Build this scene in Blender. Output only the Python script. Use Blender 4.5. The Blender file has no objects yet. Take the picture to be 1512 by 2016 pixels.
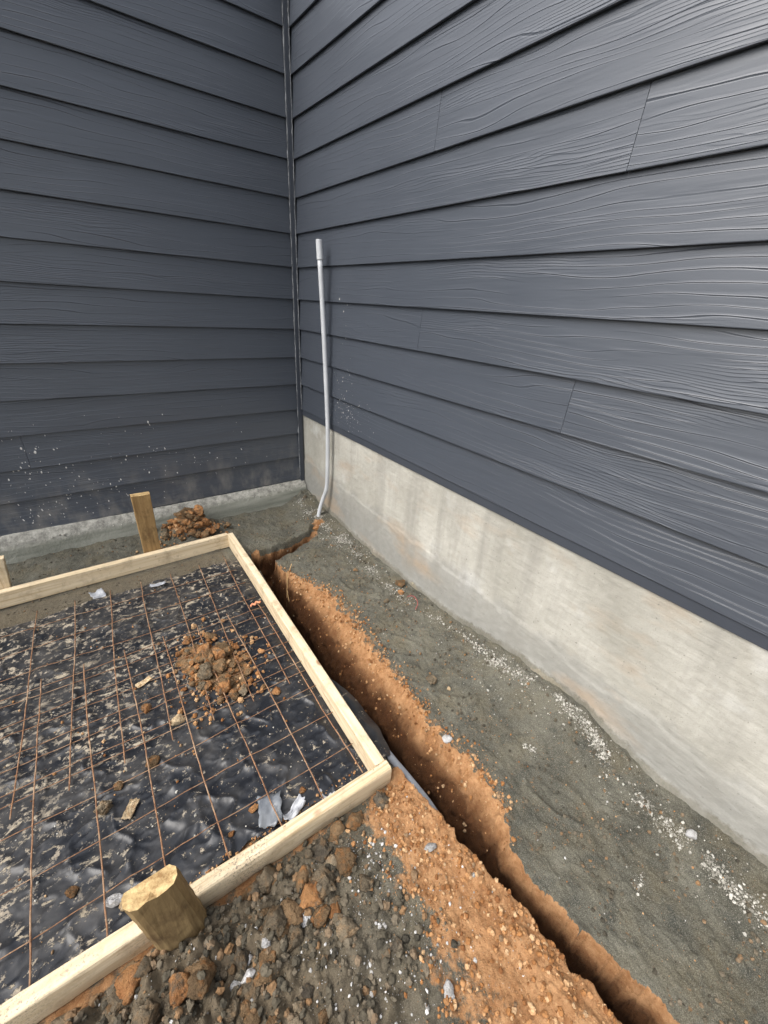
import bpy, bmesh, math, random
import numpy as np
from mathutils import Vector, Matrix, Euler

random.seed(7)
RS = np.random.RandomState(11)
scene = bpy.context.scene
COL = scene.collection

# ------------------------------------------------------------------ helpers
def interp(x, pts):
    pts = sorted(pts)
    return np.interp(x, [q[0] for q in pts], [q[1] for q in pts])

def sstep(a, b, x):
    t = np.clip((x - a) / (b - a), 0, 1)
    return t * t * (3 - 2 * t)

def _hash(ix, iy, iz, seed):
    h = (ix.astype(np.int64) * 374761393 + iy.astype(np.int64) * 668265263 + iz.astype(np.int64) * 1440670441 + seed * 974711) & 0xffffffff
    h = ((h ^ (h >> 13)) * 1274126177) & 0xffffffff
    h = ((h ^ (h >> 16)) * 2246822519) & 0xffffffff
    h = h ^ (h >> 15)
    return (h & 0xffffff) / float(0xffffff)

def noise3(x, y, z, seed=0):
    x0, y0, z0 = np.floor(x), np.floor(y), np.floor(z)
    fx, fy, fz = x - x0, y - y0, z - z0
    ux, uy, uz = [t * t * t * (t * (t * 6 - 15) + 10) for t in (fx, fy, fz)]
    def c(a, b, d): return _hash(x0 + a, y0 + b, z0 + d, seed)
    r = 0
    for a in (0, 1):
        for b in (0, 1):
            for d in (0, 1):
                w = (ux if a else 1 - ux) * (uy if b else 1 - uy) * (uz if d else 1 - uz)
                r = r + w * c(a, b, d)
    return r * 2 - 1

def noise2(x, y, seed=0):
    x0, y0 = np.floor(x), np.floor(y)
    fx, fy = x - x0, y - y0
    ux, uy = [t * t * t * (t * (t * 6 - 15) + 10) for t in (fx, fy)]
    z = np.zeros_like(x0)
    g = 0
    for a in (0, 1):
        for b in (0, 1):
            ang = _hash(x0 + a, y0 + b, z, seed) * 2 * math.pi
            d = np.cos(ang) * (fx - a) + np.sin(ang) * (fy - b)
            g = g + (ux if a else 1 - ux) * (uy if b else 1 - uy) * d
    return g * 1.5

def fbm(x, y, s, octv=4, seed=0, gain=.5):
    r, a, f = 0, 1.0, 1.0 / s
    for i in range(octv):
        r = r + a * noise2(x * f + i * 17.3, y * f - i * 9.1, seed + i)
        a *= gain; f *= 2.03
    return r

def worley(x, y, s, seed=0):
    x, y = x / s, y / s
    x0, y0 = np.floor(x), np.floor(y)
    best = np.full(x.shape, 9.0); rid = np.zeros(x.shape)
    z = np.zeros_like(x0)
    for a in (-1, 0, 1):
        for b in (-1, 0, 1):
            cx, cy = x0 + a, y0 + b
            px = cx + _hash(cx, cy, z, seed); py = cy + _hash(cx, cy, z + 1, seed)
            d = np.hypot(px - x, py - y)
            m = d < best
            best = np.where(m, d, best); rid = np.where(m, _hash(cx, cy, z + 2, seed), rid)
    return best, rid

def mesh_from(name, V, F, mats=(), smooth=False):
    me = bpy.data.meshes.new(name)
    me.from_pydata([tuple(v) for v in V], [], [tuple(f) for f in F])
    for m in mats: me.materials.append(m)
    if smooth: me.polygons.foreach_set('use_smooth', [True] * len(me.polygons))
    me.update()
    return me

def grid_mesh(name, P, mat, smooth=True):
    """P: array (ny, nx, 3) -> quad sheet."""
    ny, nx = P.shape[:2]
    me = bpy.data.meshes.new(name)
    me.vertices.add(ny * nx)
    me.vertices.foreach_set('co', P.reshape(-1).astype(np.float32))
    idx = np.arange(ny * nx).reshape(ny, nx)
    q = np.stack([idx[:-1, :-1], idx[:-1, 1:], idx[1:, 1:], idx[1:, :-1]], -1).reshape(-1, 4)
    me.loops.add(q.size); me.loops.foreach_set('vertex_index', q.reshape(-1).astype(np.int32))
    me.polygons.add(len(q))
    me.polygons.foreach_set('loop_start', (np.arange(len(q)) * 4).astype(np.int32))
    me.polygons.foreach_set('use_smooth', [smooth] * len(q))
    me.materials.append(mat)
    me.update(calc_edges=True); me.validate()
    return me

def link(name, me, loc=None, parent=None):
    """links mesh built in world coordinates; origin moved to loc."""
    o = bpy.data.objects.new(name, me); COL.objects.link(o)
    if parent is not None:
        o.parent = parent
        base = parent.location
        me.transform(Matrix.Translation(-Vector(base)))
    elif loc is not None:
        me.transform(Matrix.Translation(-Vector(loc))); o.location = loc
    return o

def tag(o, label=None, cat=None, group=None, kind=None):
    if label: o['label'] = label
    if cat: o['category'] = cat
    if group: o['group'] = group
    if kind: o['kind'] = kind
    return o

def empty(name, loc, label, cat, group=None):
    o = bpy.data.objects.new(name, None); COL.objects.link(o); o.location = loc
    o.empty_display_size = .05
    return tag(o, label, cat, group)

def smooth_path(pts, n=8):
    pts = [Vector(p) for p in pts]
    P = [pts[0] * 2 - pts[1]] + pts + [pts[-1] * 2 - pts[-2]]
    out = []
    for i in range(1, len(P) - 2):
        for k in range(n):
            t = k / n
            a, b, c, d = P[i - 1], P[i], P[i + 1], P[i + 2]
            out.append(.5 * ((2 * b) + (c - a) * t + (2 * a - 5 * b + 4 * c - d) * t * t + (3 * b - a - 3 * c + d) * t ** 3))
    out.append(pts[-1])
    return out

def tube(path, rad, seg=12, V=None, F=None, caps=True):
    """appends a tube along path to V, F; rad is a number or list."""
    if V is None: V, F = [], []
    path = [Vector(p) for p in path]
    b0 = len(V)
    up = Vector((.3, .2, 1)).normalized()
    for i, p in enumerate(path):
        t = (path[min(i + 1, len(path) - 1)] - path[max(i - 1, 0)]).normalized()
        s = t.cross(up)
        if s.length < 1e-3: s = t.cross(Vector((1, 0, 0)))
        s.normalize(); n = s.cross(t)
        r = rad[i] if hasattr(rad, '__len__') else rad
        for k in range(seg):
            a = 2 * math.pi * k / seg
            V.append(p + (s * math.cos(a) + n * math.sin(a)) * r)
    for i in range(len(path) - 1):
        for k in range(seg):
            a, b = b0 + i * seg + k, b0 + i * seg + (k + 1) % seg
            F.append((a, b, b + seg, a + seg))
    if caps:
        F.append(tuple(b0 + k for k in range(seg))[::-1])
        F.append(tuple(b0 + (len(path) - 1) * seg + k for k in range(seg)))
    return V, F

def fix_normals(me):
    bm = bmesh.new(); bm.from_mesh(me)
    bmesh.ops.recalc_face_normals(bm, faces=bm.faces)
    bm.to_mesh(me); bm.free(); me.update()
    return me

# ------------------------------------------------------------------ materials
class NT:
    def __init__(s, name):
        s.m = bpy.data.materials.new(name); s.m.use_nodes = True
        s.t = s.m.node_tree; s.b = s.t.nodes['Principled BSDF']
    def n(s, kind, **kw):
        o = s.t.nodes.new(kind)
        for k, v in kw.items(): setattr(o, k, v)
        return o
    def l(s, a, b): s.t.links.new(a, b)
    def put(s, sock, v):
        if hasattr(v, 'is_linked') or hasattr(v, 'links'): s.l(v, sock)
        else: sock.default_value = v
    def pos(s): return s.n('ShaderNodeNewGeometry').outputs['Position']
    def island(s): return s.n('ShaderNodeNewGeometry').outputs['Random Per Island']
    def objrand(s): return s.n('ShaderNodeObjectInfo').outputs['Random']
    def objco(s): return s.n('ShaderNodeTexCoord').outputs['Object']
    def attr(s, name): return s.n('ShaderNodeAttribute', attribute_name=name).outputs['Fac']
    def map(s, vec, scale=(1, 1, 1), loc=(0, 0, 0), rot=(0, 0, 0)):
        o = s.n('ShaderNodeMapping'); s.l(vec, o.inputs[0])
        o.inputs['Scale'].default_value = scale; o.inputs['Location'].default_value = loc; o.inputs['Rotation'].default_value = rot
        return o.outputs[0]
    def noise(s, vec, scale, detail=4, rough=.55, dist=0):
        o = s.n('ShaderNodeTexNoise'); s.l(vec, o.inputs['Vector'])
        o.inputs['Scale'].default_value = scale; o.inputs['Detail'].default_value = detail
        o.inputs['Roughness'].default_value = rough; o.inputs['Distortion'].default_value = dist
        return o.outputs['Fac']
    def voro(s, vec, scale, feature='F1'):
        o = s.n('ShaderNodeTexVoronoi', feature=feature); s.l(vec, o.inputs['Vector'])
        o.inputs['Scale'].default_value = scale
        return o.outputs['Distance']
    def ramp(s, f, stops):
        o = s.n('ShaderNodeValToRGB'); s.l(f, o.inputs[0])
        e = o.color_ramp.elements
        while len(e) < len(stops): e.new(.5)
        for x, (p, c) in zip(e, stops):
            x.position = p; x.color = (c, c, c, 1) if not hasattr(c, '__len__') else (*c, 1)
        return o.outputs[0]
    def math(s, op, a, b=0.0, clamp=False):
        o = s.n('ShaderNodeMath', operation=op, use_clamp=clamp)
        s.put(o.inputs[0], a); s.put(o.inputs[1], b)
        return o.outputs[0]
    def mix(s, f, a, b, blend='MIX'):
        o = s.n('ShaderNodeMix', data_type='RGBA', blend_type=blend)
        s.put(o.inputs[0], f)
        for i, v in ((6, a), (7, b)):
            if isinstance(v, tuple): o.inputs[i].default_value = (*v, 1)
            else: s.l(v, o.inputs[i])
        return o.outputs[2]
    def sep(s, vec):
        o = s.n('ShaderNodeSeparateXYZ'); s.l(vec, o.inputs[0]); return o.outputs
    def comb(s, x, y, z):
        o = s.n('ShaderNodeCombineXYZ')
        for i, v in enumerate((x, y, z)): s.put(o.inputs[i], v)
        return o.outputs[0]
    def bump(s, h, strength, dist, prev=None):
        o = s.n('ShaderNodeBump'); s.l(h, o.inputs['Height'])
        o.inputs['Strength'].default_value = strength; o.inputs['Distance'].default_value = dist
        if prev is not None: s.l(prev, o.inputs['Normal'])
        return o.outputs[0]
    def out(s, color, rough, normal=None, spec=.5):
        s.put(s.b.inputs['Base Color'], (*color, 1) if isinstance(color, tuple) else color)
        s.put(s.b.inputs['Roughness'], rough)
        s.b.inputs['Specular IOR Level'].default_value = spec
        if normal is not None: s.l(normal, s.b.inputs['Normal'])
        return s.m

def siding_material():
    t = NT('slate_paint_siding')
    uv = t.n('ShaderNodeUVMap', uv_map='UVMap').outputs[0]
    x, y, _ = t.sep(uv)
    # long wandering grain: contour lines of a noise stretched along the board
    a = t.noise(t.map(uv, (1.1, 7.0, 1)), 1.0, 2, .45, .08)
    w = t.math('MULTIPLY', t.noise(t.map(uv, (7, 20, 1), (9, 9, 0)), 1.0, 2), .05)
    ph = t.math('ADD', t.math('ADD', t.math('MULTIPLY', y, 40.0), t.math('MULTIPLY', a, 5.2)), t.math('MULTIPLY', w, 3.0))
    fr = t.math('FRACT', ph)
    ridge = t.ramp(fr, [(0, .40), (.04, 1.0), (.10, .62), (.24, .40), (.60, .36), (.91, .30), (.955, .0), (1, .40)])
    msk = t.ramp(t.noise(t.map(uv, (1.6, 12, 1), (3.1, 7.7, 0)), 1.0, 3, .6), [(.36, 0.0), (.56, 1.0)])
    a2 = t.noise(t.map(uv, (2.2, 11.0, 1), (11, 4, 0)), 1.0, 2, .5, .2)
    fr2 = t.math('FRACT', t.math('ADD', t.math('MULTIPLY', y, 105.0), t.math('MULTIPLY', a2, 7.0)))
    fine = t.ramp(fr2, [(0, .2), (.12, 1), (.5, .4), (.88, 0), (1, .2)])
    msk2 = t.ramp(t.noise(t.map(uv, (1.2, 9, 1), (31, 2, 0)), 1.0, 2, .5), [(.50, 0.0), (.66, .5)])
    h = t.math('ADD', t.math('MULTIPLY', ridge, msk), t.math('MULTIPLY', fine, msk2))
    h = t.math('ADD', h, t.math('MULTIPLY', t.noise(t.map(uv, (4, 130, 1)), 1.0, 2), .10))
    n = t.bump(h, .66, .0026)
    n = t.bump(t.noise(t.map(uv, (1, 1, 1)), 900, 1), .07, .001, n)
    p = t.pos(); px, py, pz = t.sep(p)
    c = t.mix(t.noise(p, 1.7, 3), (.042, .0490, .0620), (.054, .0630, .0790))
    # dried dirt splashed up from the ground
    low = t.ramp(pz, [(.10, 1.0), (.50, 0.0)])
    d1 = t.ramp(t.noise(t.map(p, (9, 9, 5)), 1.0, 5, .62), [(.46, 0.0), (.70, .85)])
    dirt = t.math('MULTIPLY', low, d1)
    c = t.mix(dirt, c, (.20, .185, .165))
    r = t.math('ADD', t.math('MULTIPLY', t.noise(p, 6, 3), .12), .35)
    r = t.math('ADD', r, t.math('MULTIPLY', dirt, .3))
    return t.out(c, r, n, .72)

def trim_material():
    t = NT('slate_paint_trim'); p = t.pos()
    c = t.mix(t.noise(p, 12, 4), (.037, .043, .054), (.048, .055, .069))
    return t.out(c, .42, t.bump(t.noise(p, 160, 3), .15, .001))

def caulk_material():
    t = NT('weathered_caulk'); p = t.pos()
    f = t.ramp(t.noise(t.map(p, (40, 40, 14)), 1.0, 5, .7), [(.40, 0.0), (.62, 1.0)])
    return t.out(t.mix(f, (.07, .075, .083), (.27, .278, .285)), .6, t.bump(t.noise(p, 90, 3), .5, .003))

def concrete_material():
    t = NT('raw_concrete'); p = t.pos(); px, py, pz = t.sep(p)
    base = t.mix(t.ramp(t.noise(p, 2.2, 5, .6), [(.32, 0.0), (.68, 1.0)]), (.29, .28, .24), (.47, .455, .405))
    blot = t.ramp(t.noise(t.map(p, (5, 5, 2.2)), 1.0, 5, .65), [(.48, 0.0), (.72, 1.0)])
    base = t.mix(t.math('MULTIPLY', blot, .55), base, (.33, .315, .27))
    whit = t.ramp(t.noise(t.map(p, (3, 3, 3), (4, 9, 1)), 1.0, 4, .6), [(.58, 0.0), (.74, .7)])
    base = t.mix(whit, base, (.56, .56, .54))
    # darker cement wash on the lower part, ragged upper edge sinking towards the front
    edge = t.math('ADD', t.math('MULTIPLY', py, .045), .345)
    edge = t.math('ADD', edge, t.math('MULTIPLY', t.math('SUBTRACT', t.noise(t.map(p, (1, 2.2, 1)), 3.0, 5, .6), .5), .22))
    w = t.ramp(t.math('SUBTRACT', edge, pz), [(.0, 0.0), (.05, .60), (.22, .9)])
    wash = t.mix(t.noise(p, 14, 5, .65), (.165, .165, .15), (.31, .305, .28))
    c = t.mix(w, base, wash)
    rust = t.ramp(t.noise(t.map(p, (2.1, 2.1, 4.6), (1.3, 5.2, 2.2)), 1.0, 4, .55), [(.54, 0.0), (.72, .65)])
    c = t.mix(rust, c, (.36, .265, .175))
    lp = t.ramp(t.math('ADD', t.attr('lip'), t.math('MULTIPLY', t.math('SUBTRACT', t.noise(p, 60, 4, .7), .5), .8)), [(.35, 0.0), (.5, .9)])
    c = t.mix(lp, c, t.mix(t.noise(p, 80, 3), (.38, .31, .20), (.62, .52, .36)))
    sl = t.ramp(t.math('ADD', t.math('MULTIPLY', t.attr('soil'), .62), t.math('MULTIPLY', t.noise(p, 34, 6, .75), .75)), [(.66, 0.0), (.84, .85)])
    c = t.mix(sl, c, t.mix(t.noise(p, 120, 3), (.07, .066, .05), (.20, .185, .145)))
    g = t.noise(p, 220, 3, .7)
    c = t.mix(t.math('MULTIPLY', t.ramp(g, [(.3, 1.0), (.5, 0.0)]), .25), c, (.20, .19, .17))
    drip = t.ramp(t.noise(t.map(p, (8, 8, 1.1), (2, 3, 7)), 1.0, 4, .6), [(.48, 0.0), (.68, .62)])
    c = t.mix(drip, c, (.24, .232, .205))
    pits = t.ramp(t.noise(p, 95, 2, .5), [(.25, .7), (.31, 0.0)])
    c = t.mix(pits, c, (.16, .15, .13))
    lines = t.noise(t.map(p, (120, 6, 90), (0, 0, 0), (.12, 0, 0)), 1.0, 3, .6)
    n = t.bump(lines, .34, .004)
    n = t.bump(t.noise(p, 130, 4, .65), .35, .003, n)
    return t.out(c, .88, n, .3)

def footing_material():
    t = NT('rough_footing_concrete'); p = t.pos(); px, py, pz = t.sep(p)
    top = t.ramp(t.math('ADD', pz, t.math('MULTIPLY', t.noise(p, 18, 3), .04)), [(.095, 0.0), (.125, 1.0)])
    c0 = t.mix(t.ramp(t.noise(t.map(p, (2, 2, 22)), 1.0, 5), [(.35, 0.0), (.65, 1.0)]), (.19, .195, .16), (.34, .34, .29))
    c1 = t.mix(t.ramp(t.noise(p, 22, 6, .75), [(.38, 0.0), (.62, 1.0)]), (.17, .165, .145), (.38, .37, .325))
    n = t.bump(t.noise(p, 75, 5, .7), .8, .009)
    return t.out(t.mix(top, c0, c1), .92, n, .25)

def ground_material():
    t = NT('soil'); p = t.pos()
    clay = t.attr('clay'); damp_shade = t.attr('damp_shade'); brown = t.attr('brown')
    g1 = t.ramp(t.noise(p, 5, 6, .65), [(.33, 0.0), (.66, 1.0)])
    grey = t.mix(g1, (.052, .051, .040), (.145, .138, .108))
    olive = t.ramp(t.noise(t.map(p, (1, 1, 1), (7, 3, 0)), 8, 4), [(.45, 0.0), (.66, .8)])
    grey = t.mix(olive, grey, (.115, .10, .066))
    bl = t.ramp(t.noise(t.map(p, (1, 1, 1), (2, 8, 0)), 13, 7, .72), [(.52, 0.0), (.66, .85)])
    grey = t.mix(bl, grey, (.045, .047, .04))
    grain = t.noise(p, 420, 2, .7)
    grey = t.mix(t.ramp(grain, [(.50, 0.0), (.72, .8)]), grey, (.26, .245, .20))
    grey = t.mix(t.ramp(grain, [(.28, .75), (.44, 0.0)]), grey, (.04, .04, .032))
    spots = t.ramp(t.noise(t.map(p, (1, 1, 1), (1, 5, 3)), 55, 3, .6), [(.66, 0.0), (.72, .7)])
    grey = t.mix(spots, grey, (.24, .13, .06))
    bsoil = t.mix(t.noise(p, 26, 5, .65), (.078, .061, .041), (.205, .163, .108))
    grey = t.mix(brown, grey, bsoil)
    o1 = t.ramp(t.noise(p, 22, 6, .68), [(.30, 0.0), (.70, 1.0)])
    dry = t.mix(o1, (.24, .108, .042), (.48, .275, .135))
    dry = t.mix(t.ramp(t.noise(p, 130, 3, .7), [(.56, 0.0), (.74, .7)]), dry, (.52, .33, .17))
    dry = t.mix(t.ramp(t.noise(p, 110, 3, .7), [(.28, .7), (.42, 0.0)]), dry, (.13, .052, .018))
    moist_shade = t.mix(t.noise(t.map(p, (26, 26, 7)), 1.0, 5, .65), (.028, .0105, .0035), (.118, .046, .016))  # moist clay, darkened further to paint in the shade of the deep trench
    cl = t.mix(damp_shade, dry, moist_shade)
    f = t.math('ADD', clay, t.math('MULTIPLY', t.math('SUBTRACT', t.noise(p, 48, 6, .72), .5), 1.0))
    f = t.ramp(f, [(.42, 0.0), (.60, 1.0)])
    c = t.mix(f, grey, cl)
    scr = t.math('MULTIPLY', damp_shade, t.noise(t.map(p, (40, 55, 16)), 1.0, 5, .75))
    n0 = t.bump(scr, .9, .03)
    n = t.bump(t.noise(p, 48, 6, .75), .8, .012, n0)
    n = t.bump(t.noise(p, 260, 4, .8), .8, .004, n)
    return t.out(c, .95, n, .2)

def pine_material(name, axis, marks=False, a=(.55, .43, .265), b=(.71, .595, .42)):
    t = NT(name); p = t.pos()
    sc = {'x': (1.6, 60, 60), 'y': (60, 1.6, 60), 'z': (60, 60, 1.6)}[axis]
    gr = t.noise(t.map(p, sc), 1.0, 4, .6, .4)
    c = t.mix(t.ramp(gr, [(.32, 0.0), (.68, 1.0)]), a, b)
    late = t.ramp(t.noise(t.map(p, tuple(q * 1.7 for q in sc), (5, 5, 5)), 1.0, 3, .5), [(.58, 0.0), (.68, .55)])
    c = t.mix(late, c, (.36, .24, .12))
    knot = t.ramp(t.voro(t.map(p, tuple(6.5 if q > 10 else 4.2 for q in sc), (.3, .7, .1)), 1.0), [(.05, 1.0), (.10, 0.0)])
    c = t.mix(t.math('MULTIPLY', knot, .8), c, (.24, .11, .05))
    dirt = t.ramp(t.noise(p, 13, 6, .72), [(.50, 0.0), (.72, .7)])
    c = t.mix(dirt, c, (.30, .22, .135))
    mud = t.ramp(t.noise(t.map(p, (1, 1, 1), (3, 9, 2)), 34, 5, .75), [(.64, 0.0), (.70, .8)])
    c = t.mix(mud, c, (.20, .13, .075))
    if marks:
        area = t.ramp(t.noise(t.map(p, (3.2, 9, 1), (.4, .2, 0)), 1.0, 2), [(.47, 0.0), (.57, 1.0)])
        sp = t.ramp(t.noise(p, 190, 2, .6), [(.55, 0.0), (.63, 1.0)])
        c = t.mix(t.math('MULTIPLY', t.math('MULTIPLY', area, sp), .78), c, (.12, .10, .09))
    n = t.bump(gr, .25, .003)
    n = t.bump(t.noise(p, 240, 2), .12, .002, n)
    return t.out(c, .68, n, .3)

def treated_material(name, a, b, dark):
    t = NT(name); p = t.pos()
    gr = t.noise(t.map(p, (55, 55, 5)), 1.0, 5, .65, .5)
    c = t.mix(t.ramp(gr, [(.3, 0.0), (.7, 1.0)]), a, b)
    st = t.ramp(t.noise(t.map(p, (16, 16, 9)), 1.0, 5, .7), [(.50, 0.0), (.70, .85)])
    c = t.mix(st, c, dark)
    nz = t.sep(t.n('ShaderNodeNewGeometry').outputs['True Normal'])[2]
    endg = t.ramp(nz, [(.70, 0.0), (.85, 1.0)])
    fresh = t.mix(t.ramp(t.noise(p, 45, 6, .75), [(.35, 0.0), (.62, 1.0)]), (.24, .14, .055), (.58, .43, .21))
    c = t.mix(endg, c, fresh)
    return t.out(c, .75, t.bump(gr, .45, .004), .3)

def plastic_material():
    t = NT('black_polythene'); p = t.pos(); px, py, pz = t.sep(p)
    c = t.mix(t.noise(p, 5, 3), (.008, .009, .012), (.017, .019, .023))
    # dirt trampled over the sheet: thick towards the left and middle, thin at the near right corner
    dens = t.ramp(t.math('ADD', t.math('MULTIPLY', px, -.45), t.math('MULTIPLY', py, .32)), [(-.32, .0), (.22, .070)])
    k1 = t.noise(t.map(p, (1, 1.25, 1), (3, 1, 0)), 7.5, 7, .70, .3)
    d1 = t.ramp(t.math('ADD', k1, dens), [(.68, 0.0), (.73, .8)])
    k2 = t.noise(t.map(p, (1, 1, 1), (8, 2, 0)), 38, 4, .72)
    k2 = t.math('ADD', k2, t.math('MULTIPLY', t.attr('crease'), .05))
    k3 = t.noise(t.map(p, (1, 1, 1), (5, 6, 0)), 2.4, 3, .6)
    k4 = t.noise(t.map(p, (1, 2.2, 1), (2, 7, 0), (0, 0, .5)), 15, 6, .75, .6)
    cz = t.math('ADD', t.math('MULTIPLY', t.attr('crease'), .10), t.math('MULTIPLY', dens, .55))
    d3 = t.ramp(t.math('ADD', k4, cz), [(.682, 0.0), (.715, .9)])
    d2 = t.math('MULTIPLY', t.ramp(t.math('ADD', k2, dens), [(.645, 0.0), (.69, .9)]), t.ramp(k3, [(.36, .15), (.58, 1.0)]))
    film = t.ramp(t.math('ADD', t.noise(p, 11, 5, .6), dens), [(.44, 0.0), (.78, .30)])
    c = t.mix(film, c, (.13, .12, .105))
    dc = t.mix(t.noise(p, 60, 3), (.22, .185, .135), (.50, .43, .33))
    c = t.mix(d1, c, t.mix(t.noise(p, 33, 3), (.09, .078, .06), (.30, .25, .18)))
    c = t.mix(d3, c, t.mix(t.noise(p, 90, 3), (.20, .165, .115), (.46, .40, .30)))
    c = t.mix(d2, c, dc)
    dd = t.math('MAXIMUM', t.math('MAXIMUM', d1, d3), d2)
    r = t.math('ADD', .30, t.math('MULTIPLY', dd, .6))
    r = t.math('ADD', r, t.math('MULTIPLY', film, .5), True)
    n = t.bump(t.noise(p, 7, 2, .5, 1.2), .20, .02)
    n = t.bump(t.noise(p, 40, 3, .6, .6), .06, .008, n)
    n = t.bump(t.math('MULTIPLY', dd, t.noise(p, 180, 3, .7)), .6, .004, n)
    return t.out(c, r, n, .36)

def lump_material(name, a, b, c3, fscale=30):
    t = NT(name); p = t.objco()
    q = t.pos()
    f = t.ramp(t.noise(q, fscale, 5, .68), [(.32, 0.0), (.68, 1.0)])
    c = t.mix(f, a, b)
    c = t.mix(t.ramp(t.noise(t.map(q, (1, 1, 1), (4, 4, 4)), fscale * 1.4, 4, .65), [(.50, 0.0), (.64, .9)]), c, c3)
    hs = t.n('ShaderNodeHueSaturation'); t.l(c, hs.inputs['Color'])
    t.put(hs.inputs['Value'], t.math('ADD', .72, t.math('MULTIPLY', t.objrand(), .55)))
    n = t.bump(t.noise(q, 65, 5, .75), .8, .012)
    n = t.bump(t.noise(q, 260, 3, .75), .6, .004, n)
    return t.out(hs.outputs[0], .95, n, .2)

def crumb_material(name, stops):
    t = NT(name)
    c = t.ramp(t.island(), stops)
    c2 = t.mix(t.noise(t.pos(), 200, 3), (.55, .55, .55), (1.2, 1.2, 1.2))
    return t.out(t.mix(1.0, c, c2, 'MULTIPLY'), .93, t.bump(t.noise(t.pos(), 400, 2), .5, .002), .2)

def rust_material():
    t = NT('rusty_wire'); p = t.pos()
    f = t.noise(p, 60, 5, .7)
    c = t.mix(t.ramp(f, [(.3, 0.0), (.7, 1.0)]), (.10, .045, .024), (.33, .185, .10))
    c = t.mix(t.ramp(t.noise(p, 14, 3), [(.52, 0.0), (.70, .6)]), c, (.40, .30, .20))
    return t.out(c, .8, t.bump(f, .5, .002), .3)

def plain_material(name, a, b, scale, rough, spec=.5, bump=.1):
    t = NT(name); p = t.pos()
    f = t.noise(p, scale, 4, .6)
    return t.out(t.mix(t.ramp(f, [(.3, 0.0), (.7, 1.0)]), a, b), rough, t.bump(f, bump, .003), spec)

M = dict(
    siding=siding_material(), trim=trim_material(), caulk=caulk_material(), concrete=concrete_material(), footing=footing_material(),
    ground=ground_material(), pine_x=pine_material('pine_along_x', 'x'), pine_xm=pine_material('pine_marked', 'x', True),
    pine_y=pine_material('pine_along_y', 'y'), pine_z=pine_material('pine_stake', 'z'),
    stake=treated_material('treated_stake', (.20, .115, .045), (.36, .235, .10), (.075, .038, .016)),
    post=treated_material('treated_post', (.13, .085, .036), (.275, .19, .088), (.062, .034, .015)),
    plastic=plastic_material(), rust=rust_material(),
    clod_orange=lump_material('orange_clay', (.25, .105, .038), (.43, .225, .095), (.14, .105, .07)),
    clod_brown=lump_material('brown_clay', (.125, .08, .042), (.25, .165, .09), (.31, .15, .058)),
    clod_grey=lump_material('grey_soil', (.10, .080, .054), (.27, .215, .145), (.27, .18, .10)),
    clod_dark=lump_material('dark_soil', (.07, .058, .044), (.17, .143, .104), (.20, .13, .07)),
    stone=lump_material('pale_stone', (.42, .41, .40), (.66, .65, .64), (.33, .31, .28), 60),
    tan_stone=lump_material('tan_stone', (.50, .37, .22), (.68, .54, .35), (.42, .27, .14), 40),
    pvc=plain_material('grey_pvc', (.44, .455, .47), (.53, .545, .56), 9, .38, .5, .03),
    pvc_dark=plain_material('blue_grey_pvc', (.17, .185, .21), (.25, .265, .29), 14, .4, .5, .05),
    scrap=plain_material('pale_scrap', (.27, .28, .30), (.42, .43, .45), 40, .5),
    film=plain_material('grey_film', (.10, .11, .125), (.20, .215, .23), 25, .25),
    straw=plain_material('dry_straw', (.40, .24, .10), (.58, .38, .18), 60, .8),
    peach=plain_material('orange_peel_plastic', (.62, .22, .11), (.74, .32, .17), 50, .6),
    red=plain_material('red_insulation', (.30, .05, .05), (.42, .08, .07), 50, .5),
    spatter=plain_material('dried_mortar_spatter', (.42, .40, .36), (.75, .74, .72), 120, .9, .2),
    clay_crumb=crumb_material('clay_crumb', [(0, (.19, .08, .03)), (.3, (.32, .15, .055)), (.65, (.45, .25, .115)), (.9, (.54, .36, .20)), (1, (.17, .11, .065))]),
    soil_crumb=crumb_material('soil_crumb', [(0, (.05, .045, .034)), (.4, (.105, .09, .064)), (.75, (.16, .132, .095)), (1, (.24, .14, .068))]),
    white_crumb=crumb_material('pale_gravel_grain', [(0, (.24, .23, .21)), (.5, (.46, .45, .43)), (1, (.68, .67, .65))]),
    mortar_crumb=crumb_material('mortar_grain', [(0, (.15, .14, .115)), (.5, (.35, .335, .29)), (1, (.56, .54, .485))]),
)

# ------------------------------------------------------------------ ground with the trench
def axis_samples(segs):
    out = []
    for a, b, st in segs:
        n = max(1, int(round((b - a) / st)))
        out += list(np.linspace(a, b, n, endpoint=False))
    out.append(segs[-1][1])
    return np.array(out)

GX = axis_samples([(-60, -20, 8), (-20, -6, 2), (-6, -3, .4), (-3, -1.95, .03), (-1.95, -1.0, .006), (-1.0, -.80, .005), (-.80, -.36, .003), (-.36, .06, .0045), (.06, .6, .09), (.6, 5, .8), (5, 20, 3), (20, 60, 8)])
GY = axis_samples([(-60, -20, 8), (-20, -6, 2), (-6, -3.6, .3), (-3.6, -3.12, .02), (-3.12, -2.1, .0045), (-2.1, -.86, .0055), (-.86, -.40, .003), (-.40, .03, .006), (.03, .6, .1), (.6, 5, .8), (5, 20, 3), (20, 60, 8)])

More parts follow.
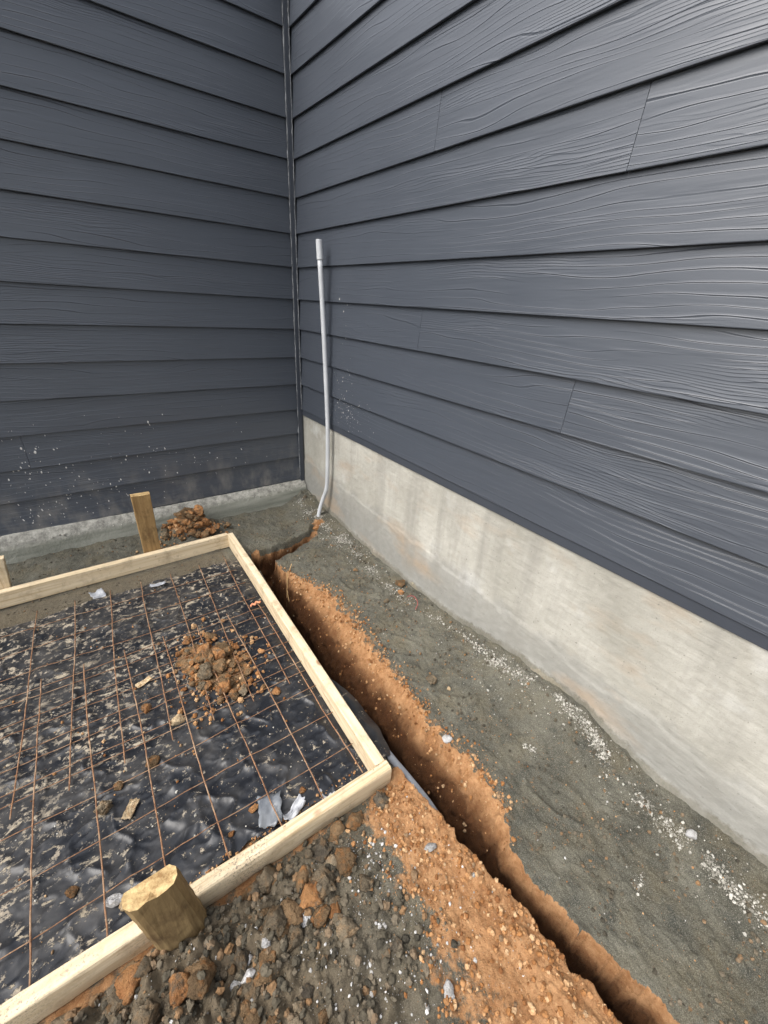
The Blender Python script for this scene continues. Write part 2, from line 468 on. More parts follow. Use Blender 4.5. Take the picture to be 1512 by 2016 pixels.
WALLZ = [(-9, .0), (-3.03, .0), (-2.88, .0), (-2.73, -.013), (-2.64, -.004), (-2.43, .052), (-2.09, .042), (-1.75, -.02), (-1.43, -.035), (-.9, -.03), (-.35, .018), (0, .02)]
XR = [(-9, -.46), (-3.4, -.485), (-3.0, -.522), (-2.905, -.540), (-2.776, -.570), (-2.647, -.590), (-2.55, -.566), (-2.49, -.50), (-2.36, -.464), (-2.106, -.493), (-1.762, -.463), (-1.485, -.434), (-1.177, -.425), (-.936, -.535), (-.785, -.583), (-.66, -.60), (-.55, -.64), (0, -.64)]
XB = [(-9, -.48), (-3.4, -.50), (-3.0, -.545), (-2.776, -.588), (-2.647, -.607), (-2.5, -.600), (-2.31, -.612), (-2.13, -.627), (-1.97, -.612), (-1.78, -.633), (-1.5, -.633), (-1.124, -.617), (-.766, -.600), (-.55, -.645), (0, -.645)]
XL = [(-9, -.62), (-3.4, -.625), (-2.92, -.648), (-2.825, -.655), (-2.664, -.664), (-2.555, -.682), (-2.45, -.692), (-2.38, -.694), (-2.33, -.706), (-2.1, -.716), (-1.0, -.695), (-.67, -.668), (-.55, -.655), (0, -.655)]
BR = [(-.66, -.72, .085, .25), (-.55, -.668, .075, .23), (-.43, -.645, .058, .17), (-.30, -.60, .050, .11), (-.20, -.55, .042, .06), (-.13, -.47, .030, .02)]

def branch(x, y):
    """signed distance-like value and depth of the side trench running to the riser."""
    best = np.full(x.shape, 9.0); dep = np.zeros(x.shape)
    for (ax, ay, aw, ad), (bx, by, bw, bd) in zip(BR[:-1], BR[1:]):
        dx, dy = bx - ax, by - ay
        t = np.clip(((x - ax) * dx + (y - ay) * dy) / (dx * dx + dy * dy), 0, 1)
        d = np.hypot(x - ax - t * dx, y - ay - t * dy) / (aw + t * (bw - aw))
        m = d < best
        best = np.where(m, d, best); dep = np.where(m, ad + t * (bd - ad), dep)
    return best, dep

def ground_fields(x, y):
    near = (x > -3.2) & (y > -4) & (x < .3) & (y < .3)
    z = -.022 + .010 * fbm(x, y, .55, 3, 3) + .005 * fbm(x, y, .14, 3, 9)
    # soft silty surface: footprints and crumbs
    fine = .0022 * fbm(x, y, .035, 4, 21, .6) + .0012 * noise2(x / .007, y / .007, 5)
    z = z + fine
    crust = 1 - np.abs(fbm(x, y, .22, 3, 15)) * 2.2
    z = z + .0055 * fbm(x, y, .08, 4, 17, .62) + .004 * np.clip(crust, 0, 1) ** 6 * sstep(-.66, -.60, x)
    wq, rq = worley(x, y, .03, 19)
    z = z + np.clip(.55 - wq, 0, 1) * .012 * sstep(.70, .95, rq) * sstep(-.1, .3, fbm(x, y, .2, 3, 23))
    for fx0, fy0, fa in ((-.36, -1.72, .5), (-.30, -2.05, .9), (-.33, -2.55, .2), (-.26, -1.25, .6)):
        ca, sa = math.cos(fa), math.sin(fa); ux, uy = (x - fx0) * ca + (y - fy0) * sa, -(x - fx0) * sa + (y - fy0) * ca
        e = np.hypot(ux / .045, uy / .10)
        z = z - .008 * sstep(1.1, .75, e) + .005 * np.exp(-((e - 1.2) / .16) ** 2)
    zw = interp(y, WALLZ)
    z = z + (zw + .022) * sstep(-.26, -.02, x) * (x < .3)
    z = z + .028 * sstep(-.28, -.08, y) * sstep(-.75, -.85, x)
    z = z + .045 * np.exp(-(((x + .04) / .10) ** 2 + ((y + .10) / .12) ** 2)) * (1 + .5 * fbm(x, y, .05, 3, 33)) * (x < .3)
    # heap of dug clay against the left wall
    hp = np.exp(-(((x + .90) / .15) ** 2 + ((y + .185) / .085) ** 2))
    z = z + hp * (.125 + .02 * fbm(x, y, .05, 3, 31))
    # bed of the slab
    bed = sstep(-.755, -.785, x) * sstep(-2.17, -2.13, y) * sstep(-.40, -.44, y)
    z = z * (1 - bed) + bed * (-.058 + .25 * (z + .022))
    z = np.where((x < -.70) & (x > -.80) & (y > -2.17) & (y < -.40), np.minimum(z, -.050 + .4 * fine), z)
    frontrow = sstep(-2.30, -2.15, y) * (y < -2.12) * sstep(-.69, -.74, x)
    z = np.where(frontrow > 0, z * (1 - frontrow) + frontrow * (-.050 + fine), z)
    # broken clods in the near left corner
    cz = sstep(-2.15, -2.24, y) * sstep(-.80, -1.10, x)
    cz = cz * (.55 + .45 * sstep(-1.05, -1.30, x))
    w1, r1 = worley(x + .02 * noise2(x / .05, y / .05, 4), y + .02 * noise2(x / .05, y / .05, 6), .055, 41)
    w2, r2 = worley(x, y, .022, 43)
    lump = np.clip(.62 - w1, 0, 1) * (.010 + .085 * r1 ** 1.5) * 1.2 + np.clip(.6 - w2, 0, 1) * (.005 + .022 * r2) + .008 * fbm(x, y, .03, 3, 45)
    z = z + cz * (lump - .006)
    z = z + .030 * np.exp(-(((x + 1.40) / .11) ** 2 + ((y + 2.25) / .06) ** 2)) + .035 * np.exp(-(((x + 1.475) / .06) ** 2 + ((y + 2.235) / .05) ** 2))
    # crumbly orange spoil left of the near trench
    n1 = fbm(x, y, .10, 4, 51)
    xo = interp(y, [(-9, -1.2), (-3.2, -1.25), (-2.64, -.98), (-2.54, -.90), (-2.42, -.90), (-2.33, -.93), (-2.25, -.90), (-2.16, -.80), (-2.10, -.72)])
    spoil = sstep(-.06, .06, x - xo + .07 * n1) * (x < -.60) * sstep(-2.13, -2.18, y)
    w3, r3 = worley(x, y, .016, 61)
    z = z + spoil * np.clip(.6 - w3, 0, 1) * (.002 + .012 * r3)
    z = z + spoil * .012 * np.exp(-((x + .72) / .05) ** 2) * (1 + n1)
    # trench
    jl = .010 * fbm(x * 0 + y, x * 0 + 3.3, .06, 4, 71) + .006 * noise2(y / .02, y * 0 + .5, 73)
    jr = .020 * fbm(x * 0 + y, x * 0 + 8.3, .09, 4, 75) + .011 * noise2(y / .030, y * 0 + .7, 77) + .006 * noise2(y / .011, y * 0 + .2, 78)
    xl = interp(y, XL) + jl * np.where(y < -2.3, 1.0, .3); xr = interp(y, XR) + jr * .8; xb = interp(y, XB) + .4 * jr + .022 * sstep(-2.40, -2.25, y)
    xr = np.maximum(xr, xb + .006)
    on = sstep(-.56, -.70, y)
    t = np.clip((xr - x) / np.maximum(xr - xb, .004), 0, 1)
    dr = .175 * t ** 1.7 * np.where(xr - xb > .05, 1, .8)
    ws, rs = worley(x, y, .02, 81); ws2, rs2 = worley(x, y, .045, 83)
    rough = (np.clip(.6 - ws, 0, 1) * .018 * rs + np.clip(.6 - ws2, 0, 1) * .034 * rs2 + .010 * fbm(x, y, .04, 3, 85)) * (t > .02) * (t < 1)
    deep = sstep(0, .026, xb - x) * (.36 + .06 * fbm(x, y, .2, 2, 79))
    dl = sstep(.0, .012, x - xl)
    dep = (dr + deep) * dl * on - rough * on * dl
    dep = np.where(x > xl, dep, 0)
    inside = (x > xl) & (x < xr) & (on > .05)
    bd, bdep = branch(x + .010 * fbm(x, y, .12, 2, 91), y + .010 * fbm(x, y, .12, 2, 93))
    bprof = sstep(1.12, .45, bd) * bdep
    ztr = z - np.maximum(dep, bprof)
    z2 = np.where(near, ztr, z)
    damp_shade = sstep(.015, .11, np.maximum(dep, bprof)) * .95  # rises with depth: damp clay plus shade painted down the trench walls
    clay = np.where(inside, .35 + .9 * sstep(.0, .018, dep + .006), 0)
    clay = np.maximum(clay, sstep(.03, .06, bprof + .01 * n1))
    # loose clay spilled on the right of the rim
    spill = sstep(.055, -.02, x - xr + .04 * n1) * (x > xr - .01) * (y < -.9) * sstep(-2.62, -2.45, y)
    clay = np.maximum(clay, spill * .47)
    clay = np.maximum(clay, spoil * (.49 + .34 * sstep(-.95, -.75, x) + .10 * n1))
    clay = np.maximum(clay, hp * 1.0 * (hp > .25))
    clay = np.maximum(clay, .9 * np.exp(-(((x + .12) / .05) ** 2 + ((y + .47) / .05) ** 2)))
    brown = np.maximum(cz, .55 * sstep(-.75, -.80, x) * sstep(-.40, -.45, y) * sstep(-2.3, -2.0, y))
    edge = sstep(-2.02, -2.10, y) * (y > -2.2) * (x < -.75)
    clay = np.maximum(clay, edge * (.45 + .4 * n1))
    clay = np.where(near, clay, .1); damp_shade = np.where(near, damp_shade, 0); brown = np.where(near, brown, .2)
    return z2, np.clip(clay, 0, 1), np.clip(damp_shade, 0, 1), np.clip(brown, 0, 1)

XX, YY = np.meshgrid(GX, GY)
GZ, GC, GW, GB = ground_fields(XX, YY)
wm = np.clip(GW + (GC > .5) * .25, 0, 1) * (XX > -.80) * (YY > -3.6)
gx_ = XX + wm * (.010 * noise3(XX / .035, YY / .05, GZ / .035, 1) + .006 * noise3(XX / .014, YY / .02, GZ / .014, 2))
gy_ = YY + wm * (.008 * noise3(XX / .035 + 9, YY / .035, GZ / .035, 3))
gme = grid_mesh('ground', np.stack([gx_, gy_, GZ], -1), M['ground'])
for nm, arr in (('clay', GC), ('damp_shade', GW), ('brown', GB)):
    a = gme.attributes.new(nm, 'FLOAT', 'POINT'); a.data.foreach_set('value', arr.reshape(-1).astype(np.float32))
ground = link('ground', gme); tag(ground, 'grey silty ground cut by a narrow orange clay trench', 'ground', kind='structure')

def gz(x, y):
    x = np.asarray(x, float); y = np.asarray(y, float)
    i = np.clip(np.searchsorted(GX, x) - 1, 0, len(GX) - 2); j = np.clip(np.searchsorted(GY, y) - 1, 0, len(GY) - 2)
    fx = (x - GX[i]) / (GX[i + 1] - GX[i]); fy = (y - GY[j]) / (GY[j + 1] - GY[j])
    return (GZ[j, i] * (1 - fx) * (1 - fy) + GZ[j, i + 1] * fx * (1 - fy) + GZ[j + 1, i] * (1 - fx) * fy + GZ[j + 1, i + 1] * fx * fy)

# ------------------------------------------------------------------ the house corner
house = empty('house', (0, 0, 0), 'dark slate lap-sided house corner above a bare concrete foundation', 'house')
E0, ZTOP = .18, 2.847
def row_z(k): return ZTOP - E0 * k

def build_siding(side, length, rows, last, joints):
    V, F, UV = [], [], []
    def P(u, d, z): return (d, -u, z) if side == 'right' else (-u, d, z)
    rr = random.Random(5 if side == 'right' else 9)
    todo = [(k, row_z(k), row_z(k) + E0 + .022) for k in rows]
    if last: todo.append((rows[-1] + 1, last, row_z(rows[-1]) + .022))
    for k, zb, zt in todo:
        js = list(joints.get(k, []))
        if not js: js = [3.15 + rr.uniform(0, .7)]
        else: js.append(js[-1] + 3.66)
        cuts = [.012] + [j for j in js if j < length - .1] + [length]
        for u0, u1 in zip(cuts[:-1], cuts[1:]):
            u0 += .0008; u1 -= .0008
            ou, ov = rr.uniform(0, 60), rr.uniform(0, 60)
            sl = .0138 / E0
            prof = [(.0085, zb), (.0016, zb), (0.0002, zb + .0012), (0, zb + .003), (sl * (zt - zb) * .5, (zb + zt) / 2), (sl * (zt - zb), zt), (sl * (zt - zb) + .006, zt)]
            ns = max(2, int((u1 - u0) / .35)); b0 = len(V)
            for i in range(ns + 1):
                u = u0 + (u1 - u0) * i / ns
                wv = .0009 * math.sin(u * 1.7 + k * 2.1)
                for d, z in prof:
                    V.append(P(u, d, z + wv)); UV.append((u + ou, z - zb + ov))
            m = len(prof)
            for i in range(ns):
                for j in range(m):
                    a, b = b0 + i * m + j, b0 + i * m + (j + 1) % m
                    F.append((a, b, b + m, a + m))
            F.append(tuple(b0 + j for j in range(m))[::-1]); F.append(tuple(b0 + ns * m + j for j in range(m)))
    me = mesh_from('siding', V, F, [M['siding']])
    ul = me.uv_layers.new(name='UVMap')
    vi = np.zeros(len(me.loops), np.int32); me.loops.foreach_get('vertex_index', vi)
    ul.data.foreach_set('uv', np.array(UV, np.float32)[vi].reshape(-1))
    fix_normals(me)
    return me

o = link('siding', build_siding('right', 5.2, list(range(1, 13)), None, {5: [1.252], 6: [2.049], 9: [1.252], 10: [2.049], 3: [2.9], 8: [3.1]}), parent=house)
tag(o, 'siding of the right-hand wall with strongly embossed wood grain')
o = link('siding', build_siding('left', 5.0, list(range(1, 15)), .138, {13: [1.608], 4: [2.4]}), parent=house)
tag(o, 'siding of the left-hand wall, splashed with dirt near the ground')

def box_mesh(name, lo, hi, mat, bev=.002):
    bm = bmesh.new(); bmesh.ops.create_cube(bm, size=1)
    for v in bm.verts: v.co = Vector([l + (c + .5) * (h - l) for c, l, h in zip(v.co, lo, hi)])
    if bev: bmesh.ops.bevel(bm, geom=bm.edges[:], offset=bev, segments=2, affect='EDGES')
    me = bpy.data.meshes.new(name); bm.to_mesh(me); bm.free(); me.materials.append(mat)
    return me

link('starter_strip', box_mesh('starter_strip', (.004, -5.2, .646), (.022, -.012, .695), M['trim']), parent=house)
link('starter_strip', box_mesh('starter_strip', (-5.0, .002, .118), (-.03, .024, .1375), M['trim']), parent=house)
# inside corner post with ragged caulk beads
link('corner_trim', box_mesh('corner_trim', (-.026, -.014, .12), (.004, .03, 2.855), M['trim'], .002), parent=house)
V, F = [], []
for (bx, by, w) in ((-.028, -.003, .0030), (-.002, -.016, .0026)):
    pts = []
    for i in range(190):
        z = (.69 if by < -.01 else .16) + i * (2.84 - (.69 if by < -.01 else .16)) / 189
        pts.append((bx + random.gauss(0, .0007), by + random.gauss(0, .0007), z))
    V, F = tube(pts, [w * (1 + random.uniform(-.35, .45)) for _ in pts], 7, V, F)
me = mesh_from('caulk_bead', V, F, [M['caulk']], True); link('caulk_bead', me, parent=house)
# wall body behind the boards
link('wall_core', box_mesh('wall_core', (.0275, -5.2, .60), (.16, .16, 2.855), M['trim'], 0), parent=house)
link('wall_core', box_mesh('wall_core', (-5.0, .0275, .10), (.02, .155, 2.85), M['trim'], 0), parent=house)

link('wall_cap', box_mesh('wall_cap', (-.02, -5.2, 2.864), (.18, -.0, 2.90), M['trim'], .003), parent=house)
link('wall_cap', box_mesh('wall_cap', (-5.0, -.02, 2.864), (-.024, .18, 2.90), M['trim'], .003), parent=house)
# right foundation: slightly wavy cast wall, a lip of cement flaring out at the ground
ys = np.concatenate([np.linspace(.03, -3.3, 560), np.linspace(-3.35, -5.2, 30)]); zs = np.linspace(-.45, .66, 190)
ZZ, YF = np.meshgrid(zs, ys)
lip = interp(YF, WALLZ)
flare = sstep(.045, -.02, ZZ - lip - .02 * fbm(YF, ZZ, .18, 3, 103))
amt = .003 + .014 * np.clip(fbm(YF, ZZ * .2, .35, 3, 105) + .35, 0, 1)
ledge = sstep(.012, -.012, ZZ - (.30 + .045 * YF + .03 * fbm(YF, ZZ * 0, .25, 4, 107)))
XF = .0125 + .0025 * fbm(YF, ZZ, .45, 3, 101) - flare * amt - .0035 * ledge - .0012 * fbm(YF, ZZ, .03, 3, 109)
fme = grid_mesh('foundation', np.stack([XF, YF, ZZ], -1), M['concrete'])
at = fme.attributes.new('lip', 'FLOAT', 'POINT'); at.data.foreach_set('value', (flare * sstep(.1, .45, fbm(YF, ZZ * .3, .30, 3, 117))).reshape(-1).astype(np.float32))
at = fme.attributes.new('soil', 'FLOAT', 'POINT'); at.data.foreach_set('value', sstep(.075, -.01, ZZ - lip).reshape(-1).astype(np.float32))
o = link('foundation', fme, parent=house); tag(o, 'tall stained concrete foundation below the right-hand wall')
md = o.modifiers.new('thick', 'SOLIDIFY'); md.thickness = .14; md.offset = 1
# left foundation: a low rough footing with a sloping top
xs = np.concatenate([np.linspace(.0, -2.3, 380), np.linspace(-2.34, -5.0, 40)])
prof = [(.02, .128), (.0, .135), (-.012, .130), (-.026, .118), (-.040, .106), (-.050, .094), (-.056, .080), (-.059, .06), (-.061, .04), (-.062, .02), (-.063, 0), (-.064, -.03), (-.065, -.07), (-.066, -.2)]
PX = np.zeros((len(xs), len(prof), 3))
for j, (d, z) in enumerate(prof):
    rg = 1.0 if -.055 < d < -.005 else .35
    PX[:, j, 0] = xs
    PX[:, j, 1] = d + rg * .004 * fbm(xs, xs * 0 + j * .03, .05, 4, 111) + .006 * fbm(xs, xs * 0 + 1, .6, 2, 113)
    PX[:, j, 2] = z + rg * .005 * fbm(xs, xs * 0 + j * .05, .05, 4, 115) + .016 * sstep(-1.0, -1.9, xs) * (z > .05)
ffm = fix_normals(grid_mesh('foundation', PX, M['footing']))
o = link('foundation', ffm, parent=house); tag(o, 'low rough footing ledge under the left-hand wall')

# dried mortar spatter
def spatter(side, specs):
    V, F = [], []
    for (cu, cz, su, sz, n, smin, smax) in specs:
        for _ in range(n):
            u = cu + random.gauss(0, su); z = cz + random.gauss(0, sz)
            if u < .06 or z < (.69 if side == 'right' else .16): continue
            r = smin + (smax - smin) * random.random() ** 3; st = random.uniform(1.1, 2.6)
            k = math.floor((ZTOP - z) / E0 + 1); zb = row_z(k)
            d0 = .0138 * (z - zb) / E0
            if side == 'left' and z < .327: d0 = .0138 * (z - .138) / E0
            b0 = len(V); m = 7; lean = random.uniform(-.2, .7)
            for i in range(m):
                a = 2 * math.pi * i / m; q = random.uniform(.75, 1.2)
                du, dz = r * q * math.cos(a), r * st * q * math.sin(a); du += lean * dz * .5
                V.append((d0 - .0004, -(u + du), z + dz) if side == 'right' else (-(u + du), d0 - .0004, z + dz))
            V.append((d0 - .0004 - r * .5, -u, z) if side == 'right' else (-u, d0 - .0004 - r * .5, z))
            for i in range(m): F.append((b0 + i, b0 + (i + 1) % m, b0 + m))
    me = fix_normals(mesh_from('mortar_spatter', V, F, [M['spatter']], True))
    o = link('mortar_spatter', me, parent=house); o['kind'] = 'stuff'
spatter('left', [(1.60, .50, .10, .16, 46, .0012, .0052), (1.45, .42, .22, .12, 60, .001, .004), (1.05, .45, .22, .14, 38, .001, .0036), (.75, .38, .25, .10, 30, .001, .0034), (1.60, .25, .2, .06, 40, .0012, .004), (1.9, .5, .2, .2, 20, .001, .005), (1.0, .7, .3, .1, 8, .001, .004)])
spatter('right', [(.62, .80, .09, .05, 60, .0009, .0028), (.60, .95, .08, .10, 34, .0009, .003), (.75, .80, .12, .05, 24, .0009, .0026), (.58, 1.3, .05, .15, 8, .001, .0032), (.5, .75, .1, .05, 14, .001, .0025)])

# ------------------------------------------------------------------ timber form
def board(name, a_in, b_in, width, top, height, mat, outward, wane=0, parent=None, seed=1, n=70):
    """board on edge between two points of its inner top edge; outward: unit vector from inner to outer face."""
    a_in, b_in, outward = Vector((*a_in, 0)), Vector((*b_in, 0)), Vector((*outward, 0))
    V, F = [], []; m = None
    for i in range(n + 1):
        t = i / n; p = a_in.lerp(b_in, t); s = (b_in - a_in).length * t
        w = wane * max(0, .55 + .9 * float(noise2(np.array([s / .13]), np.array([seed * 3.3]), seed)[0]))
        bow = .0022 * float(noise2(np.array([s / .5]), np.array([seed * 1.7]), 7)[0])
        lo = top - height + wane * .25 * float(noise2(np.array([s / .05]), np.array([seed * 5.1]), 8)[0])
        e = .003
        sec = [(0, top - e), (e * .4, top - e * .3), (e, top), (width * .5, top + .0004), (width - e - w * .35, top), (width - .4 * e - w * .1, top - e * .5 - w * .25), (width, top - e - w), (width, top - height * .55), (width - w * .25, lo + e), (width - e - w * .25, lo), (e, lo), (0, lo + e)]
        m = len(sec)
        for d, z in sec: V.append(p + outward * (d + bow) + Vector((0, 0, z)))
    for i in range(n):
        for j in range(m):
            q, r = i * m + j, i * m + (j + 1) % m
            F.append((q, r, r + m, q + m))
    F.append(tuple(range(m))[::-1]); F.append(tuple(n * m + j for j in range(m)))
    me = fix_normals(mesh_from(name, V, F, [mat]))
    return link(name, me, parent=parent)

form = empty('timber_form', (-.76, -1.28, -.045), 'pale pine formwork frame laid around the black plastic sheet', 'formwork')
T, H, W = .045, .090, .037
dv = Vector((.0352, .9994)); on_ = (.9994, -.0352)
near_in = Vector((-.7985, -2.1565))
o = board('form_board', near_in, near_in + dv * 1.752, W, T, H, M['pine_y'], on_, 0, form, 2); tag(o, 'form board beside the trench')
o = board('form_board', (-.7375, -.4225), (-2.75, -.4440), W, T, H, M['pine_x'], (.0107, .9999), 0, form, 3); tag(o, 'form board facing the left-hand wall')
o = board('form_board', (-.7590, -2.1575), (-2.75, -2.0920), W, T, H, M['pine_xm'], (-.033, -.9995), .016, form, 4, 130); tag(o, 'near form board with black speckles along its top edge')

# ------------------------------------------------------------------ stakes
def prism(name, ring_lo, ring_hi, mat, n=24, jag=0, seed=0):
    V, F = [], []; m = len(ring_lo); rr = random.Random(seed)
    for i in range(n + 1):
        t = i / n
        for a, b in zip(ring_lo, ring_hi):
            p = Vector(a).lerp(Vector(b), t)
            if i == n and jag: p.z += rr.uniform(-jag, jag * .4)
            if 0 < i < n: p += Vector((rr.gauss(0, .0004), rr.gauss(0, .0004), 0))
            V.append(p)
    for i in range(n):
        for j in range(m):
            a, b = i * m + j, i * m + (j + 1) % m
            F.append((a, b, b + m, a + m))
    c = len(V); V.append(sum((Vector(v) for v in V[n * m:n * m + m]), Vector()) / m)
    for j in range(m): F.append((n * m + j, n * m + (j + 1) % m, c))
    F.append(tuple(range(m))[::-1])
    return fix_normals(mesh_from(name, V, F, [mat]))

def rect(x0, x1, y0, y1, z, c=.003):
    return [(x0 + c, y0, z), (x0 + (x1 - x0) / 2, y0, z), (x1 - c, y0, z), (x1, y0 + c, z), (x1, y1 - c, z), (x1 - c, y1, z), (x0 + c, y1, z), (x0, y1 - c, z), (x0, y0 + c, z)]
me = prism('stake', rect(-1.207, -1.122, -.384, -.344, -.25), rect(-1.205, -1.112, -.386, -.346, .402), M['stake'], jag=.004, seed=3)
tag(link('stake', me, (-1.16, -.365, -.02)), 'brown weathered timber stake standing behind the far form board, beside the clay heap', 'stake', 'stakes driven against the form boards')
me = prism('stake', rect(-1.93, -1.832, -.393, -.355, -.25), rect(-1.885, -1.786, -.393, -.355, .205), M['pine_z'], jag=.002, seed=4)
tag(link('stake', me, (-1.86, -.37, -.02)), 'short pale timber stake at the left edge, behind the far form board', 'stake', 'stakes driven against the form boards')
def post_ring(xc, yb, z, w, d):
    h = w / 2
    pts = [(xc + h * .78, yb, z), (xc - h * .90, yb, z), (xc - h, yb - d * .22, z), (xc - h * .99, yb - d * .66, z), (xc - h * .80, yb - d * .90, z)]
    for q in (-.55, -.2, .15, .5): pts.append((xc + h * q, yb - d * (1.02 - .05 * q * q), z))
    pts += [(xc + h * .80, yb - d * .93, z), (xc + h * .98, yb - d * .68, z), (xc + h, yb - d * .25, z)]
    return pts
lo = post_ring(-1.386, -2.176, -.25, .116, .056); hi = post_ring(-1.439, -2.180, .264, .106, .046)
me = prism('stake', lo, hi, M['post'], jag=.009, seed=5)
tag(link('stake', me, (-1.41, -2.20, -.03)), 'thick rounded half-post stake with a chipped top, outside the near form board', 'stake', 'stakes driven against the form boards')

# ------------------------------------------------------------------ plastic sheet
def sheet_h(x, y):
    r1 = 1 - np.abs(fbm(x + .03 * noise2(x / .1, y / .1, 201), y * .7, .20, 3, 203)) * 1.6
    r2 = 1 - np.abs(fbm(x * .6 + y * .5, y - x * .4, .09, 3, 205)) * 1.5
    h = .0085 * np.clip(r1, 0, 1) ** 4 + .0030 * np.clip(r2, 0, 1) ** 4 + .0006 * fbm(x, y, .03, 3, 207)
    edge = sstep(-.74, -.82, x) * sstep(-2.14, -2.09, y)
    return -.048 + h * (.12 + .88 * edge)
ny, nx = 300, 360
yb = -.585; yf = -2.105
U, Vv = np.meshgrid(np.linspace(0, 1, nx), np.linspace(0, 1, ny))
Y0 = yf + (yb - yf) * Vv
xe = -.722 + interp(Y0, [(-2.2, .015), (-2.13, .018), (-2.08, .042), (-1.99, .060), (-1.88, .060), (-1.766, .044), (-1.66, .004), (-1.5, -.004), (-.5, -.004)]) + .004 * fbm(Y0, Y0 * 0 + 2, .08, 3, 209)
u2 = U ** .8
SX = -2.7 + (xe + 2.7) * u2
SY = Y0 + (.022 * fbm(SX, SX * 0 + 5, .25, 4, 211) - .03 * sstep(-1.5, -1.9, SX)) * sstep(.75, 1, Vv) + (.022 * fbm(SX, SX * 0 + 9, .16, 4, 213) - .012 * sstep(-.95, -.80, SX)) * sstep(.25, 0, Vv)
SZ = sheet_h(SX, SY)
over = np.clip(SX + .70, 0, 1)
SZ = SZ - over * .35 - over ** 2 * 4 + .004 * np.sin(SY * 40) * (over > 0)
SZ = np.where(SX > -.735, np.minimum(SZ, -.047), SZ)
pm = grid_mesh('plastic_sheet', np.stack([SX, SY, SZ], -1), M['plastic'])
cr = np.zeros_like(SX)
for k, (sc, ax) in enumerate(((.22, 1.6), (.13, 1.0), (.09, 2.2), (.16, .6))):
    q = fbm(SX + .04 * fbm(SX, SY, .1, 3, 301 + k), SY * ax, sc, 3, 311 + 5 * k)
    cr = np.maximum(cr, np.clip(1 - np.abs(q) * (5.5 + k), 0, 1))
for yr in (-.70, -.855, -1.01, -1.165, -1.315, -1.465, -1.60, -1.115, -1.26, -1.41, -1.555, -1.705, -1.852, -2.002):
    cr = np.maximum(cr, .85 * np.exp(-((SY - yr + .012) / .009) ** 2) * (SX < -.8))
pm.attributes.new('crease', 'FLOAT', 'POINT').data.foreach_set('value', cr.reshape(-1).astype(np.float32))
tag(link('plastic_sheet', pm, (-1.6, -1.35, -.05)), 'dirty wrinkled black plastic sheet spread inside the timber form', 'plastic sheet')
def top_z(x, y):
    x = np.asarray(x, float); y = np.asarray(y, float)
    onsheet = (x < -.74) & (y > -2.10) & (y < -.59)
    return np.where(onsheet, np.maximum(sheet_h(x, y), gz(x, y)), gz(x, y))

# ------------------------------------------------------------------ welded wire mesh, two overlapping panels
def wire_panel(x_at, y_rows, n_long, y0, y1, drift, lift, seed, x_left):
    V, F = [], []; rr = random.Random(seed)
    # drift: x shift per metre in y
    for i in range(n_long):
        xs0 = x_at - .15 * i
        pts = []
        for k in range(26):
            y = y0 + (y1 - y0) * k / 25
            x = xs0 + drift * (y - y0) + .004 * math.sin(y * 5 + i * 1.9 + seed) + rr.gauss(0, .0006)
            z = float(sheet_h(np.array(x), np.array(y))) + lift + .004 * math.sin(y * 9 + i) + .0052
            pts.append((x, y, max(z, -.040 + lift)))
        tube(pts, .0022, 7, V, F)
    for j, yr in enumerate(y_rows):
        pts = []
        for k in range(44):
            x = x_left + (x_at + .028 - x_left) * k / 43
            y = yr - drift * (x - x_at) * .35 + .0035 * math.sin(x * 6 + j * 1.3 + seed) + rr.gauss(0, .0006)
            z = float(sheet_h(np.array(x), np.array(y))) + lift + .003 * math.sin(x * 8 + j)
            pts.append((x, y, max(z, -.045 + lift)))
        tube(pts, .0015, 6, V, F)
    return mesh_from('wire_mesh', V, F, [M['rust']], True)
me = wire_panel(-.812, [-.70, -.855, -1.01, -1.165, -1.315, -1.465, -1.60], 13, -.56, -1.635, .058, .0075, 3, -2.65)
tag(link('wire_mesh', me, (-1.6, -1.1, -.045)), 'rusty wire mesh panel on the far half of the plastic sheet', 'wire mesh', 'rusty wire mesh panels')
me = wire_panel(-.802, [-1.115, -1.26, -1.41, -1.555, -1.705, -1.852, -2.002], 13, -1.075, -2.118, .018, .0155, 8, -2.62)
tag(link('wire_mesh', me, (-1.6, -1.6, -.045)), 'rusty wire mesh panel on the near half of the plastic sheet, overlapping the far one', 'wire mesh', 'rusty wire mesh panels')

# ------------------------------------------------------------------ conduit
cp = empty('conduit_pipe', (-.085, -.42, -.03), 'upright grey plastic conduit rising in front of the right-hand wall corner', 'conduit')
path = smooth_path([(-.125, -.47, -.10), (-.092, -.410, -.035), (-.068, -.402, .06), (-.047, -.418, .15), (-.034, -.442, .235), (-.031, -.452, .40), (-.031, -.455, .70), (-.041, -.440, 1.167), (-.056, -.424, 1.617)], 10)
V, F = tube(path, .0138, 18); link('pipe', mesh_from('pipe', V, F, [M['pvc']], True), parent=cp)
d = (Vector((-.056, -.424, 1.617)) - Vector((-.041, -.440, 1.167))).normalized(); c0 = Vector((-.056, -.424, 1.617)) - d * .006
V, F = [], []
seg = 20; rings = [(.0135, .0), (.0172, .0015), (.0175, .004), (.0175, .094), (.0172, .096), (.0140, .096), (.0138, .094), (.0138, .03)]
for r, h in rings:
    s = d.cross(Vector((1, 0, 0))).normalized(); n = s.cross(d)
    for k in range(seg):
        a = 2 * math.pi * k / seg; V.append(c0 + d * h + (s * math.cos(a) + n * math.sin(a)) * r)
for i in range(len(rings) - 1):
    for k in range(seg):
        a, b = i * seg + k, i * seg + (k + 1) % seg
        F.append((a, b, b + seg, a + seg))
F.append(tuple((len(rings) - 1) * seg + k for k in range(seg)))
link('coupling', fix_normals(mesh_from('coupling', V, F, [M['pvc']], False)), parent=cp)
